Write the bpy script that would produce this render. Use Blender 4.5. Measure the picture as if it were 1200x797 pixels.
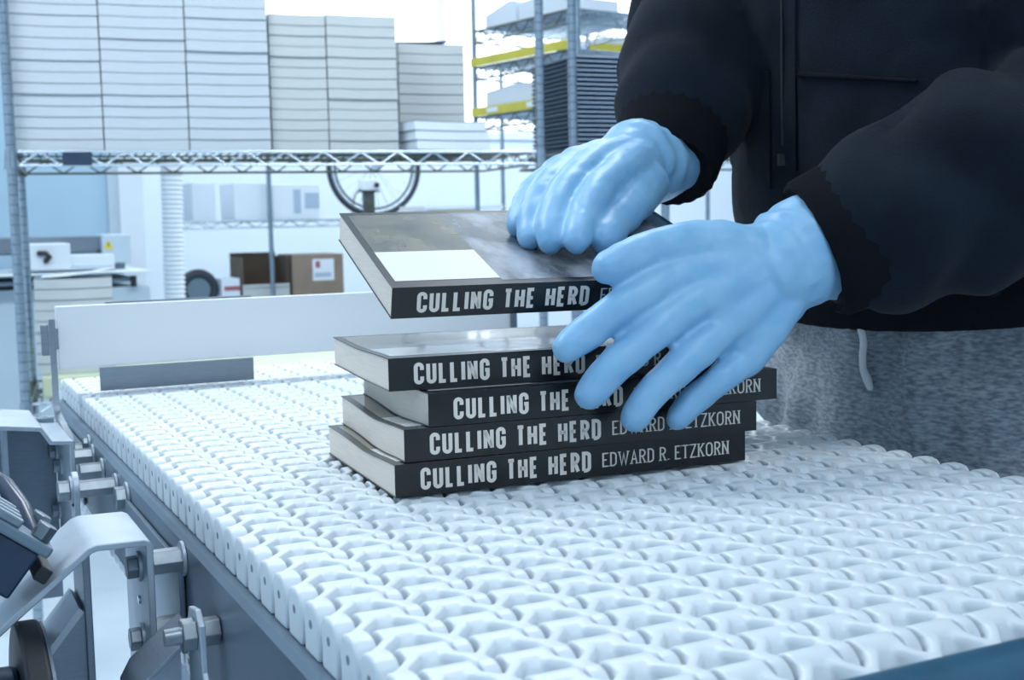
import bpy, bmesh, math, random
import numpy as np
from mathutils import Vector, Matrix, noise
from mathutils.bvhtree import BVHTree

random.seed(7)
for o in list(bpy.data.objects):
    bpy.data.objects.remove(o)
sc = bpy.context.scene
COL = sc.collection
R = math.radians

# ------------------------------------------------------------------ camera, light, exposure
Z0 = 0.90                                   # belt surface above the floor
F = 1443.27                                 # focal length in pixels of the 1200 x 797 frame
RIGHT = Vector((0.895281, -0.445097, -0.018996))
UP = Vector((0.060820, 0.079874, 0.994948))
BACK = Vector((-0.441331, -0.891913, 0.098580))
CAM = Vector((-0.226686, -1.044531, 0.145794 + Z0))
cam = bpy.data.cameras.new('camera'); camo = bpy.data.objects.new('camera', cam); COL.objects.link(camo)
camo.matrix_world = Matrix(((RIGHT.x, UP.x, BACK.x, CAM.x), (RIGHT.y, UP.y, BACK.y, CAM.y),
                            (RIGHT.z, UP.z, BACK.z, CAM.z), (0, 0, 0, 1)))
cam.sensor_width = 36; cam.lens = F / 1200 * 36; cam.clip_start = 0.02; cam.clip_end = 60
cam.dof.use_dof = True; cam.dof.focus_distance = 0.68; cam.dof.aperture_fstop = 20
sc.camera = camo
sc.view_settings.view_transform = 'Standard'; sc.view_settings.look = 'None'
sc.view_settings.gamma = 1; sc.view_settings.use_curve_mapping = False
sc.view_settings.exposure = 0.58
sc.cycles.use_denoising = True
sc.cycles.max_bounces = 8

w = bpy.data.worlds.new('world'); sc.world = w; w.use_nodes = True
w.node_tree.nodes['Background'].inputs[0].default_value = (0.72, 0.86, 1.0, 1)
w.node_tree.nodes['Background'].inputs[1].default_value = 0.3

def area(name, loc, sx, sy, power, color=(0.93, 0.97, 1.0), rot=(0, 0, 0)):
    l = bpy.data.lights.new(name, 'AREA'); l.shape = 'RECTANGLE'; l.size = sx; l.size_y = sy
    l.energy = power; l.color = color
    o = bpy.data.objects.new(name, l); COL.objects.link(o); o.location = loc; o.rotation_euler = rot
    return o
CEIL = 3.2
# ceiling lamps out of view; the one behind the camera is added fill
for i, (lx, ly, p) in enumerate([(-0.9, 1.0, 34), (1.5, 1.0, 34), (0.3, -1.9, 16), (0.2, 3.6, 11), (2.6, 3.6, 17),
                     (1.0, 5.2, 23), (3.6, 5.2, 32), (5.2, 3.2, 22)]):
    area('ceiling_and_fill_light', (lx, ly, CEIL - 0.06), 1.5, 0.6, p)

def ray(px, py):
    return RIGHT * ((px - 600) / F) - UP * ((py - 398.5) / F) - BACK
def at(px, py, d):
    return CAM + ray(px, py) * d
def hit(px, py, p0, n):                      # a point of a known wall or shelf plane
    r = ray(px, py); n = Vector(n)
    return CAM + r * ((Vector(p0) - CAM).dot(n) / r.dot(n))

# ------------------------------------------------------------------ materials
def mat(name, col, rough=0.5, metal=0.0, var=0.0, vscale=20, bump=0.0, bscale=200, stretch=(1, 1, 1), spec=0.5,
        coat=0.0, emit=None, trans=0.0, col2=None, sheen=0.0):
    m = bpy.data.materials.new(name); m.use_nodes = True
    nt = m.node_tree; b = nt.nodes['Principled BSDF']
    b.inputs['Base Color'].default_value = (*col, 1); b.inputs['Roughness'].default_value = rough
    b.inputs['Metallic'].default_value = metal; b.inputs['Specular IOR Level'].default_value = spec
    if coat: b.inputs['Coat Weight'].default_value = coat; b.inputs['Coat Roughness'].default_value = 0.08
    if trans: b.inputs['Transmission Weight'].default_value = trans
    if sheen: b.inputs['Sheen Weight'].default_value = sheen
    if emit: b.inputs['Emission Color'].default_value = (*emit[0], 1); b.inputs['Emission Strength'].default_value = emit[1]
    if var or bump:
        tc = nt.nodes.new('ShaderNodeTexCoord'); mp = nt.nodes.new('ShaderNodeMapping')
        mp.inputs['Scale'].default_value = stretch; nt.links.new(tc.outputs['Object'], mp.inputs[0])
    if var:
        n = nt.nodes.new('ShaderNodeTexNoise'); n.inputs['Scale'].default_value = vscale; n.inputs['Detail'].default_value = 5
        nt.links.new(mp.outputs[0], n.inputs['Vector'])
        mx = nt.nodes.new('ShaderNodeMix'); mx.data_type = 'RGBA'
        c2 = col2 if col2 else tuple(max(0, c * (1 - var)) for c in col)
        mx.inputs[6].default_value = (*col, 1); mx.inputs[7].default_value = (*c2, 1)
        rp = nt.nodes.new('ShaderNodeMapRange'); rp.inputs[1].default_value = 0.35; rp.inputs[2].default_value = 0.65
        nt.links.new(n.outputs[0], rp.inputs[0]); nt.links.new(rp.outputs[0], mx.inputs[0])
        nt.links.new(mx.outputs[2], b.inputs['Base Color'])
    if bump:
        n2 = nt.nodes.new('ShaderNodeTexNoise'); n2.inputs['Scale'].default_value = bscale; n2.inputs['Detail'].default_value = 4
        nt.links.new(mp.outputs[0], n2.inputs['Vector'])
        bp = nt.nodes.new('ShaderNodeBump'); bp.inputs['Strength'].default_value = bump; bp.inputs['Distance'].default_value = 0.002
        nt.links.new(n2.outputs[0], bp.inputs['Height']); nt.links.new(bp.outputs[0], b.inputs['Normal'])
    return m

M = dict(
    belt=mat('white_plastic', (0.69, 0.775, 0.835), 0.38, spec=0.45),
    rod=mat('rod_plastic', (0.20, 0.25, 0.30), 0.5),
    board=mat('white_board', (0.86, 0.915, 0.96), 0.35, spec=0.4),
    steel=mat('brushed_steel', (0.25, 0.305, 0.36), 0.40, 0.85, var=0.10, vscale=90, bump=0.10, bscale=300, stretch=(1, 1, 12)),
    steel_light=mat('satin_steel', (0.46, 0.54, 0.62), 0.45, 0.55, var=0.12, vscale=40, bump=0.06, bscale=250),
    rail=mat('painted_rail', (0.23, 0.31, 0.39), 0.35, 0.6, var=0.3, vscale=14, bump=0.05, bscale=120, stretch=(1, 0.4, 1)),
    bolt=mat('bolt_steel', (0.26, 0.305, 0.34), 0.38, 0.95, var=0.2, vscale=90),
    chrome=mat('chrome_wire', (0.38, 0.46, 0.53), 0.22, 0.95, var=0.15, vscale=50),
    chrome_dark=mat('dark_wire', (0.13, 0.155, 0.14), 0.4, 0.7, var=0.2, vscale=70),  # dark olive-grey wire tone, mostly for decks and rear trusses
    motor=mat('blue_enamel', (0.007, 0.032, 0.080), 0.35, 0.1, var=0.3, vscale=30, coat=0.3),
    bluebar=mat('blue_tube_paint', (0.03, 0.115, 0.19), 0.4, 0.1, var=0.2, vscale=25),
    rubber=mat('black_rubber', (0.012, 0.018, 0.025), 0.55, var=0.2, vscale=60),
    cover=mat('black_book_cover', (0.008, 0.010, 0.013), 0.28, spec=0.4, coat=0.15, var=0.3, vscale=60),
    pages=mat('cream_pages', (0.84, 0.775, 0.70), 0.75, var=0.10, vscale=40, bump=0.25, bscale=90, stretch=(1, 1, 40)),
    ink=mat('cream_ink', (0.78, 0.74, 0.69), 0.5),
    panel_print=mat('white_print', (0.80, 0.83, 0.86), 0.22, coat=0.4),
    photo_print=mat('grey_photo_print', (0.05, 0.06, 0.075), 0.22, var=0.9, vscale=55, col2=(0.32, 0.36, 0.42), coat=0.5, stretch=(1, 0.35, 1)),
    tan_print=mat('olive_photo_print', (0.20, 0.18, 0.12), 0.2, var=0.9, vscale=35, col2=(0.06, 0.065, 0.06), coat=0.5),
    paper=mat('white_paper', (0.54, 0.615, 0.675), 0.8, var=0.06, vscale=15, bump=0.2, bscale=40, stretch=(1, 1, 40)),
    paper_warm=mat('ivory_paper', (0.53, 0.585, 0.60), 0.8, var=0.07, vscale=15, bump=0.2, bscale=40, stretch=(1, 1, 40)),
    slate=mat('slate_cover', (0.16, 0.22, 0.28), 0.5, var=0.3, vscale=20),
    hoodie=mat('black_fleece', (0.0105, 0.0180, 0.0290), 0.95, var=0.35, vscale=25, bump=0.35, bscale=700, sheen=0.04, spec=0.1),
    rib=mat('black_rib_knit', (0.0065, 0.0085, 0.012), 0.95, bump=0.4, bscale=500, spec=0.1),
    sweat=mat('grey_marl_jersey', (0.36, 0.42, 0.48), 0.92, var=0.9, vscale=160, col2=(0.15, 0.185, 0.225), bump=0.4, bscale=500, sheen=0.2, stretch=(1, 1, 3)),
    cord=mat('white_cord', (0.66, 0.72, 0.76), 0.8, bump=0.3, bscale=600),
    glove=mat('blue_nitrile', (0.215, 0.47, 0.74), 0.42, var=0.18, vscale=45, bump=0.12, bscale=160, spec=0.4, col2=(0.28, 0.54, 0.79)),
    skin=mat('skin', (0.45, 0.27, 0.19), 0.5, var=0.15, vscale=40),
    hair=mat('dark_hair', (0.02, 0.015, 0.012), 0.6, bump=0.6, bscale=300),
    eye=mat('eye_white', (0.7, 0.7, 0.7), 0.2),
    wall=mat('wall_paint', (0.70, 0.81, 0.90), 0.7, var=0.04, vscale=2),
    wallblue=mat('blue_panel_paint', (0.40, 0.60, 0.76), 0.55, var=0.05, vscale=3),
    ceiling=mat('ceiling_paint', (0.82, 0.86, 0.9), 0.8),
    floor=mat('floor_vinyl', (0.55, 0.66, 0.75), 0.35, var=0.1, vscale=4),
    mach=mat('machine_grey_blue', (0.50, 0.63, 0.73), 0.45, var=0.05, vscale=8),
    machlight=mat('machine_cream', (0.68, 0.77, 0.83), 0.45),
    machdark=mat('machine_dark', (0.17, 0.24, 0.30), 0.4, 0.3),
    hose=mat('white_hose', (0.72, 0.80, 0.86), 0.5),
    carton=mat('white_carton', (0.72, 0.81, 0.90), 0.65, var=0.03, vscale=6),
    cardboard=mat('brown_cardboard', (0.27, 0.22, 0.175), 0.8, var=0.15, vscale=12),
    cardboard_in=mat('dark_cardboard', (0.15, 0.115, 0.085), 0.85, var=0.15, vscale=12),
    yellow=mat('yellow_strip', (0.62, 0.56, 0.07), 0.5, var=0.15, vscale=12),
    palegreen=mat('pale_green_board', (0.60, 0.70, 0.50), 0.6, var=0.1, vscale=10),
    navy=mat('navy_plastic', (0.022, 0.050, 0.095), 0.4, var=0.2, vscale=30),
    red=mat('dull_red_print', (0.35, 0.12, 0.13), 0.6),
    bluegrey=mat('blue_grey_print', (0.38, 0.50, 0.63), 0.6),
    tyre=mat('tyre', (0.025, 0.035, 0.05), 0.6),
    silver=mat('silver_rim', (0.62, 0.72, 0.80), 0.25, 0.8),
    pane=mat('bright_daylight_pane', (0.9, 0.95, 1.0), 0.4, emit=((0.86, 0.94, 1.0), 1.25)),
    black=mat('black_plastic', (0.012, 0.016, 0.02), 0.4),
    yellowsign=mat('warning_yellow', (0.72, 0.62, 0.04), 0.5),
)

# ------------------------------------------------------------------ mesh builder
class MB:
    def __init__(s): s.v = []; s.f = []
    def add(s, vs, fs):
        k = len(s.v); s.v += [Vector(v) for v in vs]; s.f += [tuple(i + k for i in f) for f in fs]; return s
    def box(s, lo, hi, mtx=None):
        (a, b, c), (d, e, f) = lo, hi
        vs = [Vector(p) for p in ((a, b, c), (d, b, c), (d, e, c), (a, e, c), (a, b, f), (d, b, f), (d, e, f), (a, e, f))]
        if mtx: vs = [mtx @ v for v in vs]
        return s.add(vs, [(0, 3, 2, 1), (4, 5, 6, 7), (0, 1, 5, 4), (1, 2, 6, 5), (2, 3, 7, 6), (3, 0, 4, 7)])
    def tube(s, pts, rad, seg=12, round_ends=False, up=None, flat=1.0):
        """a closed swept tube with a radius for each point; flat squashes it along up"""
        pts = [Vector(p) for p in pts]
        if not hasattr(rad, '__len__'): rad = [rad] * len(pts)
        rad = list(rad)
        if round_ends:
            d0 = (pts[0] - pts[1]).normalized(); d1 = (pts[-1] - pts[-2]).normalized()
            p0, r0, p1, r1 = pts[0], rad[0], pts[-1], rad[-1]
            pts = [p0 + d0 * r0 * 0.95, p0 + d0 * r0 * 0.65] + pts + [p1 + d1 * r1 * 0.65, p1 + d1 * r1 * 0.95]
            rad = [r0 * 0.25, r0 * 0.74] + rad + [r1 * 0.74, r1 * 0.25]
        n = len(pts); T = []
        for i in range(n):
            a = pts[max(i - 1, 0)]; b = pts[min(i + 1, n - 1)]; T.append((b - a).normalized())
        u = Vector(up) if up is not None else (Vector((0, 0, 1)) if abs(T[0].z) < 0.9 else Vector((1, 0, 0)))
        k = len(s.v)
        for i in range(n):
            if up is not None: u = Vector(up)
            u = (u - T[i] * u.dot(T[i])).normalized(); q = T[i].cross(u)
            for j in range(seg):
                a = 2 * math.pi * j / seg
                s.v.append(pts[i] + q * (math.cos(a) * rad[i]) + u * (math.sin(a) * rad[i] * flat))
        for i in range(n - 1):
            for j in range(seg):
                j2 = (j + 1) % seg
                s.f.append((k + i * seg + j, k + i * seg + j2, k + (i + 1) * seg + j2, k + (i + 1) * seg + j))
        s.f.append(tuple(k + j for j in reversed(range(seg)))); s.f.append(tuple(k + (n - 1) * seg + j for j in range(seg)))
        return s
    def loft(s, rings):
        n = len(rings[0]); k = len(s.v)
        for r in rings: s.v += [Vector(p) for p in r]
        for i in range(len(rings) - 1):
            for j in range(n):
                j2 = (j + 1) % n
                s.f.append((k + i * n + j, k + i * n + j2, k + (i + 1) * n + j2, k + (i + 1) * n + j))
        s.f.append(tuple(k + j for j in reversed(range(n)))); s.f.append(tuple(k + (len(rings) - 1) * n + j for j in range(n)))
        return s
    def prism(s, poly, vec):
        """a planar polygon swept along vec"""
        return s.loft([[Vector(p) for p in poly], [Vector(p) + Vector(vec) for p in poly]])
    def sheet(s, prof, th, axis_fn, a0, a1):
        """a bent sheet: an open profile of 2D points given thickness th, swept between a0 and a1"""
        P = [Vector((p[0], p[1])) for p in prof]; n = len(P); off = []
        for i in range(n):
            t = (P[min(i + 1, n - 1)] - P[max(i - 1, 0)]).normalized(); off.append(P[i] + Vector((-t.y, t.x)) * th)
        ring = P + off[::-1]
        k = len(s.v)
        for a in (a0, a1): s.v += [Vector(axis_fn(p, a)) for p in ring]
        m = 2 * n
        for j in range(m): s.f.append((k + j, k + (j + 1) % m, k + m + (j + 1) % m, k + m + j))
        for i in range(n - 1):
            s.f.append((k + i, k + m - 1 - i, k + m - 2 - i, k + i + 1))
            s.f.append((k + m + i, k + m + i + 1, k + m + m - 2 - i, k + m + m - 1 - i))
        return s
    def mesh(s, name):
        me = bpy.data.meshes.new(name); me.from_pydata([tuple(v) for v in s.v], [], s.f)
        bm = bmesh.new(); bm.from_mesh(me); bmesh.ops.recalc_face_normals(bm, faces=bm.faces); bm.to_mesh(me); bm.free()
        return me
    def build(s, name, material, parent=None, smooth=None, bevel=0, origin=None):
        me = s.mesh(name)
        return place(name, me, material, parent, smooth, bevel, origin)

def wpos(o):
    p = Vector(o.location)
    while o.parent: o = o.parent; p = p + Vector(o.location)
    return p
def place(name, me, material, parent=None, smooth=None, bevel=0, origin=None):
    """links a mesh given in world coordinates; its origin is the parent's place or the given one"""
    if material: me.materials.clear(); me.materials.append(material)
    o = bpy.data.objects.new(name, me); COL.objects.link(o)
    base = Vector((0, 0, 0))
    if parent is not None: o.parent = parent; base = wpos(parent)
    elif origin is not None: base = Vector(origin); o.location = base
    if base.length: me.transform(Matrix.Translation(-base))
    if smooth is not None:
        me.polygons.foreach_set('use_smooth', [True] * len(me.polygons))
        if smooth < 170:
            me.set_sharp_from_angle(angle=R(smooth))
    if bevel:
        b = o.modifiers.new('bevel', 'BEVEL'); b.width = bevel; b.segments = 2; b.limit_method = 'ANGLE'; b.angle_limit = R(40)
    return o
def tag(o, label=None, cat=None, group=None, kind=None):
    if label: o['label'] = label
    if cat: o['category'] = cat
    if group: o['group'] = group
    if kind: o['kind'] = kind
    return o
def empty(name, loc, label=None, cat=None, group=None, kind=None):
    o = bpy.data.objects.new(name, None); COL.objects.link(o); o.location = loc; o.empty_display_size = 0.05
    return tag(o, label, cat, group, kind)
def linkmesh(name, me, parent, loc=(0, 0, 0), rot=(0, 0, 0)):
    o = bpy.data.objects.new(name, me); COL.objects.link(o); o.parent = parent; o.location = loc; o.rotation_euler = rot
    return o
def remeshed(mb, voxel, smooth=4, factor=0.5, decimate=None):
    """one continuous skin grown over overlapping closed pieces"""
    me = mb.mesh('tmp'); o = bpy.data.objects.new('tmp', me); COL.objects.link(o)
    m = o.modifiers.new('r', 'REMESH'); m.mode = 'VOXEL'; m.voxel_size = voxel; m.use_smooth_shade = True
    if smooth:
        s_ = o.modifiers.new('s', 'SMOOTH'); s_.factor = factor; s_.iterations = smooth
    if decimate:
        d = o.modifiers.new('d', 'DECIMATE'); d.ratio = decimate
    dg = bpy.context.evaluated_depsgraph_get(); dg.update()
    out = bpy.data.meshes.new_from_object(o.evaluated_get(dg))
    bpy.data.objects.remove(o); bpy.data.meshes.remove(me)
    out.polygons.foreach_set('use_smooth', [True] * len(out.polygons))
    return out
def displace(me, fn):
    me.update(); nrm = [v.normal.copy() for v in me.vertices]
    for v, n in zip(me.vertices, nrm): v.co += n * fn(v.co, n)
    me.update()

# ------------------------------------------------------------------ the room
XL, XR, YF, YB = -2.6, 7.6, -2.8, 6.6
tag(MB().box((XL, YF, -0.08), (XR, YB, 0)).build('floor', M['floor']), kind='structure', label='pale blue-grey floor under the conveyor')
tag(MB().box((XL, YF, CEIL), (XR, YB, CEIL + 0.08)).build('ceiling', M['ceiling']), kind='structure', label='white ceiling above the workshop')
tag(MB().box((XL - 0.1, YF, 0), (XL, YB, CEIL)).build('wall_left', M['wall']), kind='structure', label='pale wall on the left')
tag(MB().box((XR, YF, 0), (XR + 0.1, YB, CEIL)).build('wall_right', M['wall']), kind='structure', label='pale wall on the right')
tag(MB().box((XL, YF - 0.1, 0), (XR, YF, CEIL)).build('wall_front', M['wall']), kind='structure', label='pale wall behind the viewer')
# back wall with a window opening in its upper right
WX0, WX1, WZ0, WZ1 = 1.3, 6.6, 1.58, 2.75
bw = MB()
bw.box((XL, YB, 0), (XR, YB + 0.1, WZ0)); bw.box((XL, YB, WZ1), (XR, YB + 0.1, CEIL))
bw.box((XL, YB, WZ0), (WX0, YB + 0.1, WZ1)); bw.box((WX1, YB, WZ0), (XR, YB + 0.1, WZ1))
tag(bw.build('wall_back', M['wall']), kind='structure', label='pale blue-white back wall behind the shelves')
wf = MB()
wf.box((WX0, YB - 0.02, WZ0), (WX1, YB + 0.06, WZ0 + 0.05)).box((WX0, YB - 0.02, WZ1 - 0.05), (WX1, YB + 0.06, WZ1))
for x in (WX0, WX0 + 1.75, WX0 + 3.5, WX1 - 0.05): wf.box((x, YB - 0.018, WZ0 + 0.01), (x + 0.05, YB + 0.058, WZ1 - 0.01))
win = tag(wf.build('window_1', M['carton']), kind='structure', label='wide overexposed window high in the back wall')
for i, x in enumerate((WX0 + 0.05, WX0 + 1.80, WX0 + 3.55)):
    MB().box((x, YB + 0.03, WZ0 + 0.05), ((WX0 + 1.75, WX0 + 3.5, WX1 - 0.05)[i], YB + 0.036, WZ1 - 0.05)).build('window_pane', M['pane'], win)

# ------------------------------------------------------------------ conveyor
W = 0.0279; P = 0.022058
conv = empty('conveyor', (0.11, -0.3, 0), 'steel conveyor with a white plastic link belt, guard board and blue motor', 'conveyor')
ZB = Z0
def belt_row_mesh():
    rho = 0.0091; mb = MB()
    def cyl(x0, x1, y): mb.tube([(x0, y, -rho), (x1, y, -rho)], rho, 20)
    def arm(path, hw):
        top, bot = -0.0006, -0.0160
        rings = []
        for i, (x, y) in enumerate(path):
            rings.append([(x - hw, y, bot), (x + hw, y, bot), (x + hw, y, top - 0.002), (x + hw * 0.6, y, top), (x - hw * 0.6, y, top), (x - hw, y, top - 0.002)])
        mb.loft(rings)
    def stone(x0, x1, y):
        r = 0.42 * P; q = 0.30 * P; prof = [(y - r * 0.92, -0.0215), (y + r * 0.92, -0.0215)]
        prof += [(y + r - q + q * math.cos(a), -q + q * math.sin(a)) for a in [math.pi / 2 * k / 6 for k in range(7)]]
        prof += [(y - r + q - q * math.cos(a), -q + q * math.sin(a)) for a in [math.pi / 2 * k / 6 for k in range(6, -1, -1)]]
        mb.prism([(x0, p[0], p[1]) for p in prof], (x1 - x0, 0, 0))
    for c in range(-3, 11):
        cyl((c + .05) * W, (c + .70) * W, P)
        cyl((c + .735) * W, (c + .965) * W, 0)
        arm([((c - .17) * W, 0), ((c - .14) * W, .30 * P), ((c + .14) * W, .70 * P), ((c + .20) * W, P)], .125 * W)
        arm([((c + .57) * W, P), ((c + .60) * W, .66 * P), ((c + .82) * W, .34 * P), ((c + .83) * W, 0)], .125 * W)
    stone(-3.35 * W, -3.05 * W, 0)
    arm([(10.87 * W, 0), (10.90 * W, .34 * P), (11.16 * W, .72 * P), (11.18 * W, P)], .105 * W)
    stone(11.025 * W, 11.3 * W, P)
    me = remeshed(mb, 0.0009, 2, 0.5, 0.28)
    me.name = 'belt_link'; me.materials.append(M['belt'])
    return me
row_me = belt_row_mesh()
rod_mb = MB().tube([(-3.353 * W, 0, -0.0086), (11.303 * W, 0, -0.0086)], 0.0019, 8)
rod_me = rod_mb.mesh('hinge_rod'); rod_me.materials.append(M['rod'])  # dark tone lets the proud rod ends stand in for shaded pin holes
cb = wpos(conv)
def belt_row(y, z, th):
    o = linkmesh('belt_link', row_me, conv, Vector((0, y, z)) - cb, (-th, 0, 0))
    linkmesh('hinge_rod', rod_me, o)
RD = 0.055
YE0, YE1 = 8 * P, -34 * P                       # far and near ends of the straight run
for r in range(-8, 34): belt_row(-r * P, ZB, 0)
step = P / (RD - 0.009)
nturn = int(math.pi / step) + 1
for k in range(nturn):                          # round the far end
    th = math.pi * (k + 0.5) / nturn
    a = math.pi * k / nturn
    belt_row(YE0 + P + RD * math.sin(a), ZB - RD + RD * math.cos(a), th)
for r in range(-9, 34, 1):                      # return run
    belt_row(-r * P, ZB - 2 * RD, math.pi)
for k in range(nturn):
    th = math.pi * (k + 0.5) / nturn
    a = math.pi * k / nturn
    belt_row(YE1 + P - RD * math.sin(a), ZB - RD - RD * math.cos(a), math.pi + th)
for y in (YE0 + P, YE1 + P):
    MB().tube([(-0.085, y, ZB - RD), (0.305, y, ZB - RD)], 0.034, 20).build('end_roller', M['black'], conv, 40)
MB().box((-0.088, YE1 + 0.02, ZB - 0.034), (0.305, YE0, ZB - 0.0225)).build('light_block_bed', M['black'], conv)  # black plate added under the belt to keep light out of its pockets

# side rails
def railfn(p, a): return (p[0], a, p[1])
rl = MB().sheet([(-0.088, ZB - 0.0215), (-0.0975, ZB - 0.0215), (-0.1, ZB - 0.024), (-0.1, ZB - 0.086), (-0.09, ZB - 0.088)], 0.002, railfn, 0.215, -0.86)
rl.build('side_rail', M['rail'], conv, 30)
rr = MB().sheet([(0.31, ZB - 0.0215), (0.319, ZB - 0.0215), (0.321, ZB - 0.024), (0.321, ZB - 0.086), (0.31, ZB - 0.088)], -0.002, railfn, 0.215, -0.86)
rr.build('side_rail', M['rail'], conv, 30)
MB().box((-0.1035, -0.39, ZB - 0.084), (-0.1005, -0.16, ZB - 0.034)).build('rail_plate', M['rail'], conv, bevel=0.0008)
MB().box((-0.1025, 0.01, ZB - 0.084), (-0.1005, 0.16, ZB - 0.032)).build('rail_plate', M['rail'], conv, bevel=0.0008)
for x in (0.0, 0.21):
    for y in (0.10, -0.66):
        MB().box((x - 0.02, y - 0.02, 0.0), (x + 0.02, y + 0.02, ZB - 0.138)).build('leg', M['steel_light'], conv, bevel=0.002)
# guard board across the belt with its plate and bracket
MB().box((-0.108, 0.0845, ZB + 0.0222), (0.335, 0.0945, ZB + 0.0768)).build('guard_board', M['board'], conv, bevel=0.0006)
MB().box((-0.0747, 0.0815, ZB + 0.0008), (0.0622, 0.0843, ZB + 0.0215)).build('scraper_plate', M['steel'], conv, bevel=0.0003)
MB().box((-0.065, 0.0955, ZB + 0.030), (0.066, 0.0985, ZB + 0.0785)).build('back_plate', M['steel'], conv)
gb = MB().sheet([(0.083, ZB + 0.066), (0.083, ZB - 0.008), (0.078, ZB - 0.014), (0.0, ZB - 0.022), (-0.012, ZB - 0.026), (-0.012, ZB - 0.055)], 0.004,
                lambda p, a: (a, p[0], p[1]), -0.1145, -0.1095)
gbo = gb.build('guard_bracket', M['steel'], conv, 40)
MB().box((-0.1215, 0.0815, ZB + 0.035), (-0.1152, 0.0885, ZB + 0.062)).build('clamp_block', M['steel'], gbo, bevel=0.001)
MB().box((-0.1092, 0.081, ZB + 0.04), (-0.1075, 0.0843, ZB + 0.058)).build('clamp_block', M['rail'], gbo)
MB().box((0.33, 0.082, ZB - 0.07), (0.337, 0.084, ZB + 0.066)).build('guard_bracket', M['steel'], conv)

# hex stand-offs and bolts on the rail
def hexbar(p0, p1, r, name, parent, m='bolt', seg=6):
    return MB().tube([p0, p1], r, seg).build(name, M[m], parent, bevel=0.0005)
def bolt(p, d, parent, r=0.0058, h=0.005, washer=True):
    p = Vector(p); d = Vector(d)
    o = MB().tube([p + d * 0.0015, p + d * (0.0015 + h)], r, 6).build('bolt', M['bolt'], parent, bevel=0.0006)
    if washer: MB().tube([p, p + d * 0.0016], r * 1.28, 18).build('washer', M['steel_light'], o, 40)
    return o
LX = Vector((-1, 0, 0))
def standoff(y, z, xl, r=0.0065):
    s_ = hexbar((-0.1003, y, ZB + z), (xl, y, ZB + z), r, 'standoff', conv, 'bolt')
    MB().tube([(-0.1003, y, ZB + z), (-0.1019, y, ZB + z)], r * 1.35, 20).build('washer', M['steel_light'], s_, 40)
# far folded bracket
AX = lambda p, a: (p[0], a, p[1])
b1 = MB().sheet([(-0.1175, ZB - 0.112), (-0.1175, ZB - 0.0165), (-0.1190, ZB - 0.0140), (-0.1330, ZB - 0.0130), (-0.1400, ZB - 0.0020), (-0.1720, ZB + 0.0020), (-0.1800, ZB + 0.0160), (-0.2050, ZB + 0.0170)][::-1],
                -0.0035, AX, 0.0172, -0.0795)
b1o = b1.build('folded_bracket', M['steel_light'], conv, 35, bevel=0.0006)
MB().box((-0.205, 0.0178, ZB - 0.16), (-0.1215, 0.0205, ZB - 0.010)).build('bracket_web', M['steel'], b1o)
MB().box((-0.163, -0.02, ZB - 0.17), (-0.160, 0.0178, ZB - 0.012)).build('bracket_web', M['steel_light'], b1o)
for y, z in ((0.010, -0.036), (-0.020, -0.043), (0.010, -0.085)):
    bolt((-0.1210, y, ZB + z), LX, b1o)
standoff(-0.049, -0.032, -0.1172); standoff(-0.0975, -0.035, -0.1172)
standoff(0.0, -0.036, -0.1172)
# round lug with bolt on the long stand-off
standoff(-0.1614, -0.035, -0.126)
lug = MB().tube([(-0.1260, -0.1614, ZB - 0.035), (-0.1300, -0.1614, ZB - 0.035)], 0.0125, 28).box((-0.1300, -0.1700, ZB - 0.14), (-0.1260, -0.1528, ZB - 0.036))
lugo = lug.build('lug_plate', M['steel_light'], conv, 40, bevel=0.0005)
bolt((-0.1300, -0.1614, ZB - 0.035), LX, lugo, 0.0075, 0.008)
bolt((-0.1003, -0.2085, ZB - 0.034), LX, conv, 0.008, 0.007)
bolt((-0.1003, -0.03, ZB - 0.025), LX, conv, 0.005, 0.004)
# near hat bracket
b2p = [(-0.1175, ZB - 0.125), (-0.1175, ZB - 0.0210), (-0.1190, ZB - 0.0180), (-0.1220, ZB - 0.0165), (-0.1455, ZB - 0.0160), (-0.1500, ZB - 0.0175), (-0.2150, ZB - 0.0690)]
b2 = MB().sheet(b2p, 0.0036, AX, -0.3265, -0.3985)
b2o = b2.build('hat_bracket', M['steel_light'], conv, 35, bevel=0.0007)
MB().box((-0.1510, -0.3820, ZB - 0.20), (-0.1472, -0.3380, ZB - 0.0225)).build('bracket_leg', M['steel'], b2o, bevel=0.0006)
gus = MB().prism([(-0.1510, -0.3790, ZB - 0.056), (-0.1860, -0.3790, ZB - 0.098), (-0.1860, -0.3790, ZB - 0.21), (-0.1510, -0.3790, ZB - 0.21)], (0, 0.004, 0))
guo = gus.build('gusset', M['steel'], b2o)
MB().prism([(-0.1510, -0.3790, ZB - 0.056), (-0.1860, -0.3790, ZB - 0.098), (-0.1885, -0.3790, ZB - 0.096), (-0.1535, -0.3790, ZB - 0.0535)], (0, 0.042, 0)).build('gusset_flange', M['steel_light'], guo)
for z in (-0.036, -0.0755):
    standoff(-0.388 if z > -0.05 else -0.379, z + 0.004, -0.1172, 0.0070)
    bolt((-0.1212, -0.377, ZB + z), LX, b2o, 0.0064, 0.0058)
MB().tube([(-0.1212, -0.371, ZB - 0.056), (-0.1222, -0.371, ZB - 0.056)], 0.0024, 12).build('slot_plug', M['silver'], b2o)
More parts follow.
